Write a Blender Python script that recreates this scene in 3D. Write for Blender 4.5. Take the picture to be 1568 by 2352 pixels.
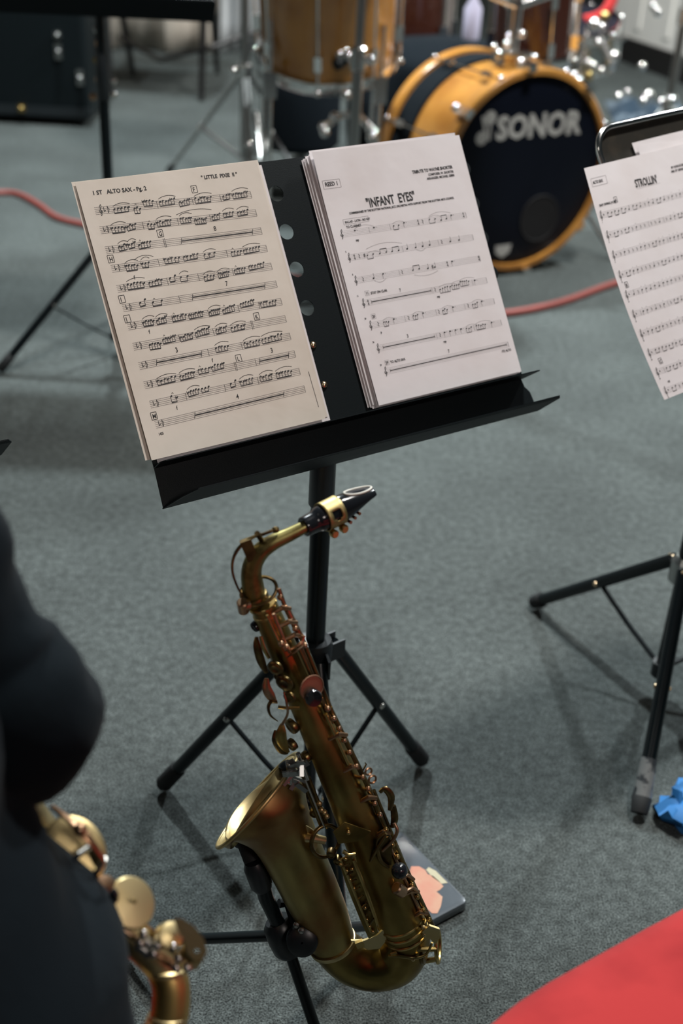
import bpy, math, random
from mathutils import Vector as V, Matrix
random.seed(7)
for o in list(bpy.data.objects): bpy.data.objects.remove(o)
SC = bpy.context.scene
COL = SC.collection
PI = math.pi

# ------------------------------------------------------------------ camera
FPX, CX, CY, CAMH = 2750.0, 784.0, 1176.0, 1.2
RX = V((0.9985600673741002, -0.053645054253236485, 0.0))
RY = V((0.02686343091696798, 0.5000414252489764, -0.8655847324868559))
RZ = V((0.046434339935030565, 0.8643383487900671, 0.5007624894954277))
CAM = V((0, 0, CAMH))
cd = bpy.data.cameras.new('camera'); cam = bpy.data.objects.new('camera', cd); COL.objects.link(cam)
cd.sensor_fit = 'VERTICAL'; cd.sensor_height = 36.0; cd.lens = FPX / 2352 * 36.0
cd.clip_start = 0.05; cd.clip_end = 60
m = Matrix((RX, RY, RZ)).to_4x4(); m.translation = CAM
cam.matrix_world = m
cd.dof.use_dof = True; cd.dof.focus_distance = 1.25; cd.dof.aperture_fstop = 3.7
SC.camera = cam

def wv(v): return V((RX.dot(v), RY.dot(v), RZ.dot(v)))
def ray(px, py): return wv(V(((px - CX) / FPX, -(py - CY) / FPX, -1.0)))
def dep(px, py, d): return CAM + ray(px, py) * d
def atz(px, py, z=0.0):
    r = ray(px, py); return CAM + r * ((z - CAMH) / r.z)
def aty(px, py, y):
    r = ray(px, py); return CAM + r * (y / r.y)
TOCAM = wv(V((0, 0, 1)))

# ------------------------------------------------------------------ light
w = bpy.data.worlds.new('world'); SC.world = w; w.use_nodes = True
w.node_tree.nodes['Background'].inputs[0].default_value = (0.55, 0.78, 0.85, 1)
w.node_tree.nodes['Background'].inputs[1].default_value = 0.022
def area(name, loc, to, size, power, col):
    l = bpy.data.lights.new(name, 'AREA'); l.energy = power; l.color = col; l.shape = 'DISK'; l.size = size
    o = bpy.data.objects.new(name, l); COL.objects.link(o); o.location = loc
    o.rotation_euler = (V(to) - V(loc)).to_track_quat('-Z', 'Y').to_euler()
    return o
area('stage_light_right', (2.23, 4.42, 3.6), (0.2, 1.6, 0), 0.20, 200, (0.90, 0.97, 1.0))
area('stage_light_left', (-0.9, 4.75, 3.55), (0.0, 2.0, 0), 0.18, 320, (0.90, 0.98, 1.0))
area('added_rear_fill', (1.2, 2.2, 4.6), (0.2, 4.8, 0), 0.5, 330, (1.0, 0.97, 0.93))  # added fill, no stage lamp: lifts the floor and drape at the back
area('added_front_fill', (1.3, -1.2, 2.4), (-0.05, 1.35, 0.75), 0.5, 21, (1.0, 0.89, 0.83))  # unseen fill from the camera side, put in to light the pages
area('added_left_fill', (-1.3, -0.2, 3.2), (0.0, 1.2, 0.3), 0.4, 5, (1.0, 0.93, 0.85))  # second, much weaker fill added from the upper left
area('added_wall_fill', (0.9, 5.2, 3.2), (1.9, 6.9, 0.4), 0.4, 60, (1.0, 0.98, 0.94))  # added fill that only brightens the pale right wall
vs = SC.view_settings
vs.view_transform = 'Standard'; vs.look = 'None'; vs.exposure = -0.50; vs.gamma = 1.0; vs.use_curve_mapping = False

# ------------------------------------------------------------------ materials
def mat(name, col, rough=0.5, metal=0.0, noise=None, bump=None, coat=0.0, spec=None, rnoise=None, sheen=0.0):
    """noise=(scale, colour2, lo, hi[, detail]); bump=(scale, strength)"""
    M = bpy.data.materials.new(name); M.use_nodes = True
    nt = M.node_tree; b = nt.nodes['Principled BSDF']
    b.inputs['Base Color'].default_value = (*col, 1); b.inputs['Roughness'].default_value = rough
    b.inputs['Metallic'].default_value = metal
    if coat: b.inputs['Coat Weight'].default_value = coat; b.inputs['Coat Roughness'].default_value = 0.12
    if spec is not None: b.inputs['Specular IOR Level'].default_value = spec
    if sheen: b.inputs['Sheen Weight'].default_value = sheen; b.inputs['Sheen Roughness'].default_value = 0.4
    tc = nt.nodes.new('ShaderNodeTexCoord')
    def nz(scale, detail=4):
        n = nt.nodes.new('ShaderNodeTexNoise'); n.inputs['Scale'].default_value = scale; n.inputs['Detail'].default_value = detail
        nt.links.new(tc.outputs['Object'], n.inputs['Vector']); return n
    if noise:
        n = nz(noise[0], noise[4] if len(noise) > 4 else 4)
        r = nt.nodes.new('ShaderNodeValToRGB')
        r.color_ramp.elements[0].position = noise[2]; r.color_ramp.elements[1].position = noise[3]
        r.color_ramp.elements[0].color = (*col, 1); r.color_ramp.elements[1].color = (*noise[1], 1)
        nt.links.new(n.outputs['Fac'], r.inputs['Fac']); nt.links.new(r.outputs['Color'], b.inputs['Base Color'])
    if rnoise:
        n = nz(rnoise[0]); mr = nt.nodes.new('ShaderNodeMapRange')
        mr.inputs['From Min'].default_value = 0.35; mr.inputs['From Max'].default_value = 0.65
        mr.inputs['To Min'].default_value = rnoise[1]; mr.inputs['To Max'].default_value = rnoise[2]
        nt.links.new(n.outputs['Fac'], mr.inputs['Value']); nt.links.new(mr.outputs['Result'], b.inputs['Roughness'])
    if bump:
        n = nz(bump[0], 3); bp = nt.nodes.new('ShaderNodeBump'); bp.inputs['Strength'].default_value = bump[1]; bp.inputs['Distance'].default_value = 0.002
        nt.links.new(n.outputs['Fac'], bp.inputs['Height']); nt.links.new(bp.outputs['Normal'], b.inputs['Normal'])
    return M

def carpet_mat():
    M = bpy.data.materials.new('carpet'); M.use_nodes = True; nt = M.node_tree; b = nt.nodes['Principled BSDF']
    b.inputs['Roughness'].default_value = 0.95; b.inputs['Specular IOR Level'].default_value = 0.15
    tc = nt.nodes.new('ShaderNodeTexCoord')
    def nz(scale, det, lo, hi, a, c):
        n = nt.nodes.new('ShaderNodeTexNoise'); n.inputs['Scale'].default_value = scale; n.inputs['Detail'].default_value = det
        nt.links.new(tc.outputs['Object'], n.inputs['Vector'])
        mr = nt.nodes.new('ShaderNodeMapRange'); mr.inputs['From Min'].default_value = lo; mr.inputs['From Max'].default_value = hi
        mr.inputs['To Min'].default_value = a; mr.inputs['To Max'].default_value = c
        nt.links.new(n.outputs['Fac'], mr.inputs['Value']); return mr.outputs['Result'], n
    fine, nf = nz(420, 4, 0.33, 0.67, 0.25, 1.8)
    mid, nm = nz(70, 3, 0.3, 0.7, 0.72, 1.28)
    big, nb = nz(3.5, 4, 0.35, 0.65, 0.86, 1.12)
    def mul(x, y):
        k = nt.nodes.new('ShaderNodeMath'); k.operation = 'MULTIPLY'; nt.links.new(x, k.inputs[0]); nt.links.new(y, k.inputs[1]); return k.outputs[0]
    v = mul(mul(fine, mid), big)
    mx = nt.nodes.new('ShaderNodeVectorMath'); mx.operation = 'SCALE'; mx.inputs[0].default_value = (0.070, 0.081, 0.079)
    nt.links.new(v, mx.inputs['Scale']); nt.links.new(mx.outputs['Vector'], b.inputs['Base Color'])
    bp = nt.nodes.new('ShaderNodeBump'); bp.inputs['Strength'].default_value = 0.5; bp.inputs['Distance'].default_value = 0.003
    nt.links.new(nf.outputs['Fac'], bp.inputs['Height']); nt.links.new(bp.outputs['Normal'], b.inputs['Normal'])
    return M

MT = dict(
    carpet=carpet_mat(),
    wall=mat('painted_wall', (0.74, 0.73, 0.69), 0.8, bump=(30, 0.1)),
    drape=mat('beige_drape', (0.56, 0.50, 0.43), 0.95, noise=(3, (0.44, 0.39, 0.33), 0.4, 0.6)),
    white_cloth=mat('white_cloth', (0.6, 0.62, 0.63), 0.9),
    black=mat('black_powder_coat', (0.0028, 0.0062, 0.0078), 0.5, spec=0.22, bump=(900, 0.08)),
    blackpole=mat('black_gloss_tube', (0.003, 0.0062, 0.0078), 0.28, spec=0.35),
    rubber=mat('black_rubber', (0.006, 0.008, 0.009), 0.75),
    nylon=mat('black_nylon', (0.012, 0.016, 0.019), 0.35),
    steel=mat('steel_rivet', (0.62, 0.6, 0.56), 0.25, 1.0),
    brassrivet=mat('brass_rivet', (0.72, 0.55, 0.36), 0.25, 1.0),
    tape=mat('worn_grey_tape', (0.16, 0.17, 0.17), 0.4, noise=(60, (0.03, 0.035, 0.04), 0.5, 0.6)),
    chrome=mat('chrome', (0.82, 0.81, 0.79), 0.16, 1.0),
    chrome_dull=mat('aged_chrome', (0.38, 0.39, 0.38), 0.3, 1.0),
    amber=mat('amber_lacquered_maple', (0.46, 0.215, 0.045), 0.24, noise=(5, (0.30, 0.12, 0.022), 0.4, 0.65), coat=0.6),
    redwood=mat('dark_red_lacquer', (0.040, 0.011, 0.006), 0.2, coat=0.5),
    orangewood=mat('orange_lacquer', (0.42, 0.13, 0.03), 0.3, coat=0.4),
    head=mat('black_drum_head', (0.002, 0.0035, 0.009), 0.45, spec=0.2),
    logo=mat('pale_logo_print', (0.42, 0.42, 0.40), 0.6),
    hole=mat('port_hole', (0.003, 0.003, 0.004), 0.8),
    sheen_black=mat('black_cloth', (0.003, 0.006, 0.009), 0.95, spec=0.15),
    paper=mat('white_paper', (0.74, 0.70, 0.71), 0.75, noise=(18, (0.70, 0.65, 0.65), 0.4, 0.7), bump=(26, 0.25)),
    oldpaper=mat('yellowed_paper', (0.70, 0.635, 0.56), 0.75, noise=(14, (0.62, 0.55, 0.47), 0.4, 0.75), bump=(26, 0.25)),
    ink=mat('black_ink', (0.012, 0.011, 0.012), 0.6),
    greyink=mat('thin_ink', (0.20, 0.18, 0.18), 0.6),
    red=mat('red_velvet', (0.40, 0.030, 0.030), 0.9, noise=(11, (0.27, 0.016, 0.018), 0.45, 0.75), sheen=0.10, spec=0.2, bump=(200, 0.1)),
    cable=mat('red_cable', (0.24, 0.055, 0.045), 0.55),
    cloth=mat('black_suit_cloth', (0.0030, 0.0062, 0.0088), 0.95, bump=(60, 0.4), spec=0.12, sheen=0.02),
    skin=mat('skin', (0.42, 0.24, 0.17), 0.5),
    hair=mat('dark_hair', (0.02, 0.014, 0.010), 0.6),
    leather=mat('black_leather', (0.01, 0.01, 0.01), 0.3),
    plastic=mat('glossy_dark_sleeve', (0.085, 0.10, 0.115), 0.16, coat=0.8, bump=(25, 0.3)),
    pink=mat('printed_pink', (0.50, 0.22, 0.15), 0.5, noise=(25, (0.50, 0.30, 0.20), 0.4, 0.65), spec=0.2),
    cream=mat('printed_cream', (0.45, 0.41, 0.28), 0.5, spec=0.2),
    blue=mat('blue_fabric', (0.012, 0.14, 0.38), 0.7),
    navy=mat('navy_tarpaulin', (0.035, 0.06, 0.09), 0.4, noise=(5, (0.16, 0.21, 0.26), 0.5, 0.6)),
    darkwood=mat('dark_wood', (0.010, 0.009, 0.009), 0.4),
    deskgrey=mat('bronze_grey_steel', (0.075, 0.07, 0.06), 0.38, 0.7, noise=(40, (0.11, 0.095, 0.075), 0.5, 0.75)),
    bellmix=mat('red_gold_bell_lacquer', (0.37, 0.285, 0.11), 0.38, 1.0, noise=(14, (0.29, 0.165, 0.065), 0.48, 0.64), rnoise=(30, 0.3, 0.48)),
    # saxophone
    brass=mat('worn_lacquered_brass', (0.33, 0.245, 0.08), 0.40, 1.0, noise=(16, (0.19, 0.125, 0.038), 0.42, 0.62), rnoise=(30, 0.28, 0.5)),
    bellbrass=mat('satin_bell_brass', (0.66, 0.54, 0.29), 0.42, 1.0, noise=(13, (0.62, 0.44, 0.17), 0.45, 0.7)),
    neckbrass=mat('tarnished_neck_brass', (0.24, 0.21, 0.08), 0.42, 1.0, noise=(60, (0.12, 0.085, 0.03), 0.5, 0.66), rnoise=(40, 0.35, 0.55)),
    goldbrass=mat('gold_key_brass', (0.58, 0.43, 0.17), 0.28, 1.0, noise=(40, (0.42, 0.28, 0.10), 0.45, 0.7)),
    copper=mat('copper_tone_brass', (0.50, 0.33, 0.21), 0.34, 1.0, noise=(50, (0.35, 0.16, 0.07), 0.45, 0.7)),
    brass2=mat('satin_bow_brass', (0.60, 0.43, 0.16), 0.42, 1.0, noise=(12, (0.50, 0.34, 0.12), 0.4, 0.65)),
    darkcopper2=mat('lip_colour', (0.30, 0.11, 0.08), 0.5),
    lilac=mat('pale_lilac_plastic', (0.50, 0.48, 0.62), 0.35),
    dullbrass=mat('matte_lacquer_brass', (0.46, 0.37, 0.17), 0.5, 1.0, noise=(60, (0.36, 0.28, 0.11), 0.4, 0.65)),
    darkcopper=mat('dull_copper', (0.36, 0.20, 0.13), 0.5, 0.9),
    darkbrass=mat('dark_brass', (0.22, 0.16, 0.065), 0.35, 1.0, noise=(50, (0.09, 0.06, 0.03), 0.45, 0.65)),
    ebonite=mat('black_ebonite', (0.010, 0.012, 0.015), 0.16),
    facing=mat('pale_mouthpiece_facing', (0.55, 0.53, 0.47), 0.35),
    clearpad=mat('grey_patch', (0.22, 0.22, 0.24), 0.12, coat=0.6),
)

# ------------------------------------------------------------------ mesh tools
def frames(pts, t0=None, t1=None, up=None):
    n = len(pts); T = []
    for i in range(n):
        a = pts[max(i - 1, 0)]; b = pts[min(i + 1, n - 1)]
        T.append((b - a).normalized())
    if t0 is not None: T[0] = t0.normalized()
    if t1 is not None: T[-1] = t1.normalized()
    x = up if up is not None else (V((0, 0, 1)) if abs(T[0].z) < 0.9 else V((0, 1, 0)))
    x = (x - T[0] * x.dot(T[0])).normalized(); X = []
    for i in range(n):
        if i:
            ax = T[i - 1].cross(T[i])
            if ax.length > 1e-7:
                x = Matrix.Rotation(T[i - 1].angle(T[i]), 3, ax.normalized()) @ x
            x = (x - T[i] * x.dot(T[i])).normalized()
        X.append(x.copy())
    return T, X
def catmull(pts, k=6):
    """pts: list of tuples/Vectors of any dimension -> smooth list"""
    P = [list(p) for p in pts]; out = []
    n = len(P)
    for i in range(n - 1):
        a, b, c, d = P[max(i - 1, 0)], P[i], P[i + 1], P[min(i + 2, n - 1)]
        for s in range(k):
            t = s / k
            out.append([0.5 * (2 * b[j] + (c[j] - a[j]) * t + (2 * a[j] - 5 * b[j] + 4 * c[j] - d[j]) * t * t + (3 * b[j] - a[j] - 3 * c[j] + d[j]) * t ** 3) for j in range(len(b))])
    out.append(P[-1]); return out
def perp(d):
    d = d.normalized(); x = V((0, 0, 1)) if abs(d.z) < 0.9 else V((1, 0, 0))
    x = (x - d * x.dot(d)).normalized(); return x, d.cross(x).normalized()

class MB:
    def __init__(s): s.v = []; s.f = []; s.mi = []
    def add(s, vs, fs, mi=0):
        o = len(s.v); s.v += [V(p) for p in vs]; s.f += [tuple(o + i for i in f) for f in fs]; s.mi += [mi] * len(fs); return s
    def tube(s, pts, r, seg=12, caps=True, t0=None, t1=None, mi=0, closed=False, flat=1.0, up=None):
        pts = [V(p) for p in pts]; n = len(pts)
        if not hasattr(r, '__len__'): r = [r] * n
        if closed:
            T = [(pts[(i + 1) % n] - pts[i - 1]).normalized() for i in range(n)]
            nn = V((0, 0, 0))
            for i in range(n): nn += pts[i].cross(pts[(i + 1) % n])
            nn.normalize(); X = [nn] * n
        else: T, X = frames(pts, t0, t1, up)
        vs = []; fs = []
        for i in range(n):
            y = T[i].cross(X[i])
            for k in range(seg):
                a = 2 * PI * k / seg; vs.append(pts[i] + (X[i] * math.cos(a) * flat + y * math.sin(a)) * r[i])
        m_ = n if closed else n - 1
        for i in range(m_):
            j = (i + 1) % n
            for k in range(seg):
                l = (k + 1) % seg; fs.append((i * seg + k, i * seg + l, j * seg + l, j * seg + k))
        if caps and not closed:
            fs.append(tuple(reversed(range(seg)))); fs.append(tuple((n - 1) * seg + k for k in range(seg)))
        return s.add(vs, fs, mi)
    def cyl(s, a, b, r, r2=None, seg=16, mi=0, bev=0.0):
        a = V(a); b = V(b); r2 = r if r2 is None else r2
        if bev:
            d = (b - a).normalized() * bev
            return s.tube([a, a + d, b - d, b], [r - bev, r, r2, r2 - bev], seg, mi=mi)
        return s.tube([a, b], [r, r2], seg, mi=mi)
    def ring(s, c, n, R, r, seg=32, rs=8, ry=None, mi=0, xdir=None, a0=0, a1=2 * PI):
        n = n.normalized()
        if xdir is not None: x = (xdir - n * xdir.dot(n)).normalized(); y = n.cross(x)
        else: x, y = perp(n)
        ry = ry or R; full = abs(a1 - a0 - 2 * PI) < 1e-6
        k = seg if full else seg + 1
        p = [c + x * R * math.cos(a0 + (a1 - a0) * i / seg) + y * ry * math.sin(a0 + (a1 - a0) * i / seg) for i in range(k)]
        return s.tube(p, r, rs, closed=full, mi=mi)
    def lathe(s, c, d, prof, seg=32, mi=0, caps=False, sx=1.0, xdir=None):
        d = d.normalized()
        if xdir is not None: x = (xdir - d * xdir.dot(d)).normalized(); y = d.cross(x)
        else: x, y = perp(d)
        vs = []; fs = []; n = len(prof)
        for (r, h) in prof:
            for k in range(seg):
                a = 2 * PI * k / seg; vs.append(c + d * h + x * r * sx * math.cos(a) + y * r * math.sin(a))
        for i in range(n - 1):
            for k in range(seg):
                l = (k + 1) % seg; fs.append((i * seg + k, i * seg + l, (i + 1) * seg + l, (i + 1) * seg + k))
        if caps: fs.append(tuple(reversed(range(seg)))); fs.append(tuple((n - 1) * seg + k for k in range(seg)))
        return s.add(vs, fs, mi)
    def cup(s, c, n, r, h=0.004, seg=24, mi=0, ry=None, xdir=None):
        return s.lathe(c, n, [(r * 0.96, -h), (r, -h * 0.7), (r, 0), (r * 0.9, h * 0.35), (r * 0.55, h * 0.5), (r * 0.5, h * 0.35), (0.0005, h * 0.3)], seg, mi, True, sx=(ry or r) / r if ry else 1.0, xdir=xdir)
    def ball(s, c, r, seg=12, mi=0, sc=(1, 1, 1), rot=None):
        vs = []; fs = []; h = seg // 2
        for i in range(h + 1):
            t = PI * i / h
            for k in range(seg):
                a = 2 * PI * k / seg; p = V((math.sin(t) * math.cos(a) * sc[0], math.sin(t) * math.sin(a) * sc[1], math.cos(t) * sc[2])) * r
                if rot: p = rot @ p
                vs.append(V(c) + p)
        for i in range(h):
            for k in range(seg):
                l = (k + 1) % seg; fs.append((i * seg + k, (i + 1) * seg + k, (i + 1) * seg + l, i * seg + l))
        return s.add(vs, fs, mi)
    def box(s, c, x, y, z, mi=0):
        """c centre; x,y,z half-extent vectors"""
        c = V(c); vs = [c + x * i + y * j + z * k for i in (-1, 1) for j in (-1, 1) for k in (-1, 1)]
        return s.add(vs, [(0, 1, 3, 2), (4, 6, 7, 5), (0, 4, 5, 1), (2, 3, 7, 6), (0, 2, 6, 4), (1, 5, 7, 3)], mi)
    def aabox(s, a, b, mi=0):
        a = V(a); b = V(b); h = (b - a) / 2
        return s.box((a + b) / 2, V((h.x, 0, 0)), V((0, h.y, 0)), V((0, 0, h.z)), mi)
    def poly(s, pts, off, mi=0):
        """flat outline pts extruded by vector off (closed prism)"""
        n = len(pts); vs = [V(p) for p in pts] + [V(p) + off for p in pts]
        fs = [tuple(reversed(range(n))), tuple(range(n, 2 * n))] + [(i, (i + 1) % n, n + (i + 1) % n, n + i) for i in range(n)]
        return s.add(vs, fs, mi)
    def build(s, name, mats, parent=None, origin=None, smooth=True, ang=40):
        if not isinstance(mats, (list, tuple)): mats = [mats]
        o0 = V(origin) if origin is not None else (V(parent['_o']) if parent is not None else V((0, 0, 0)))
        me = bpy.data.meshes.new(name); me.from_pydata([p - o0 for p in s.v], [], s.f); me.update()
        for m_ in mats: me.materials.append(MT[m_] if isinstance(m_, str) else m_)
        if len(mats) > 1: me.polygons.foreach_set('material_index', s.mi)
        if smooth:
            me.shade_smooth(); me.set_sharp_from_angle(angle=math.radians(ang))
        ob = bpy.data.objects.new(name, me); COL.objects.link(ob); ob['_o'] = tuple(o0)
        if parent is not None: ob.parent = parent
        else: ob.location = o0
        return ob

def tag(o, label=None, cat=None, group=None, kind=None):
    if label: o['label'] = label
    if cat: o['category'] = cat
    if group: o['group'] = group
    if kind: o['kind'] = kind
    return o
def empty(name, loc, label, cat, group=None):
    o = bpy.data.objects.new(name, None); COL.objects.link(o); o.location = loc; o.empty_display_size = 0.05; o['_o'] = tuple(loc)
    return tag(o, label, cat, group)
def copy_tree(o, parent=None):
    c = o.copy(); COL.objects.link(c)
    if parent is not None: c.parent = parent
    for ch in [x for x in bpy.data.objects if x.parent == o]: copy_tree(ch, c)
    return c

def curve_fill(outlines, extrude=0.0):
    """2-D filled outlines (first outer, rest holes) -> verts, faces"""
    cu = bpy.data.curves.new('t', 'CURVE'); cu.dimensions = '2D'; cu.fill_mode = 'BOTH'; cu.extrude = extrude
    for ol in outlines:
        sp = cu.splines.new('POLY'); sp.points.add(len(ol) - 1); sp.use_cyclic_u = True
        for p, q in zip(sp.points, ol): p.co = (q[0], q[1], 0, 1)
    ob = bpy.data.objects.new('t', cu); me = ob.to_mesh()
    vs = [v.co.copy() for v in me.vertices]; fs = [tuple(p.vertices) for p in me.polygons]
    ob.to_mesh_clear(); bpy.data.objects.remove(ob); bpy.data.curves.remove(cu)
    return vs, fs
def text_geo(s, size, align='LEFT', bold=0.0, shear=0.0, squeeze=1.0):
    cu = bpy.data.curves.new('t', 'FONT'); cu.body = s; cu.size = size; cu.align_x = align; cu.resolution_u = 2
    cu.offset = bold; cu.shear = shear
    ob = bpy.data.objects.new('t', cu); COL.objects.link(ob)
    bpy.context.view_layer.update()
    me = ob.to_mesh(); vs = [(v.co.x * squeeze, v.co.y) for v in me.vertices]; fs = [tuple(p.vertices) for p in me.polygons]
    ob.to_mesh_clear(); bpy.data.objects.remove(ob); bpy.data.curves.remove(cu)
    return vs, fs
def circle(cx, cy, r, n=24): return [(cx + r * math.cos(2 * PI * i / n), cy + r * math.sin(2 * PI * i / n)) for i in range(n)]

# ================================================================== SETTING
tag(MB().aabox((-7, -3, -0.05), (7, 12.2, 0)).build('floor', 'carpet', smooth=False), kind='structure')
tag(MB().aabox((-7, 12.0, 0), (7, 12.2, 3.5)).build('wall_back', 'wall', smooth=False), kind='structure')
tag(MB().aabox((-7.2, -3, 0), (-7, 12.2, 3.5)).build('wall_left', 'wall', smooth=False), kind='structure')
# pale panelled wall at the right, running obliquely towards the camera
A = V((1.50, 7.95, 0)); B = V((2.45, 5.2, 0)); d = (B - A).normalized(); nrm = V((d.y, -d.x, 0))
if nrm.y > 0: nrm = -nrm
wb = MB().box((A + B) / 2 + V((0, 0, 1.75)) - nrm * 0.05, d * (B - A).length / 2, nrm * 0.05, V((0, 0, 1.75)))
for k in range(1, 9):
    p = A + (B - A) * (k / 9)
    wb.box(p + V((0, 0, 1.85)) + nrm * 0.006, d * 0.022, nrm * 0.006, V((0, 0, 1.65)))
tag(wb.build('wall_right', 'wall', smooth=False), kind='structure')
tag(MB().box((A + B) / 2 + nrm * 0.012 + V((0, 0, 0.07)), d * (B - A).length / 2, nrm * 0.012, V((0, 0, 0.07))).build('baseboard_right', 'darkwood', smooth=False), kind='structure')

# beige drape at the back left
def drape(name, x0, x1, y0, y1, top, mtl, label, seed):
    rnd = random.Random(seed); nx, nz_ = 70, 16; vs = []; fs = []
    ph = [rnd.uniform(0, 6) for _ in range(4)]
    for j in range(nz_ + 1):
        z = 0.004 + (top - 0.004) * j / nz_
        for i in range(nx + 1):
            t = i / nx; x = x0 + (x1 - x0) * t; y = y0 + (y1 - y0) * t
            y += 0.05 * math.sin(t * 34 + ph[0] + 0.3 * z) + 0.03 * math.sin(t * 61 + ph[1]) + 0.04 * math.sin(z * 5 + t * 9 + ph[2])
            vs.append((x, y, z))
    for j in range(nz_):
        for i in range(nx):
            a = j * (nx + 1) + i; fs.append((a, a + 1, a + nx + 2, a + nx + 1))
    o = MB().add(vs, fs).build(name, mtl)
    md = o.modifiers.new('thickness', 'SOLIDIFY'); md.thickness = 0.006
    return tag(o, label, name.replace('_', ' ').split()[-1])
drape('beige_drape', -2.6, -0.86, 7.0, 7.3, 2.4, 'drape', 'beige creased drape hanging to the floor behind the chair legs', 3)
drape('white_drape', -0.84, -0.45, 7.35, 7.4, 2.4, 'white_cloth', 'narrow white drape hanging behind the chrome cymbal stand', 5)

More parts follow.
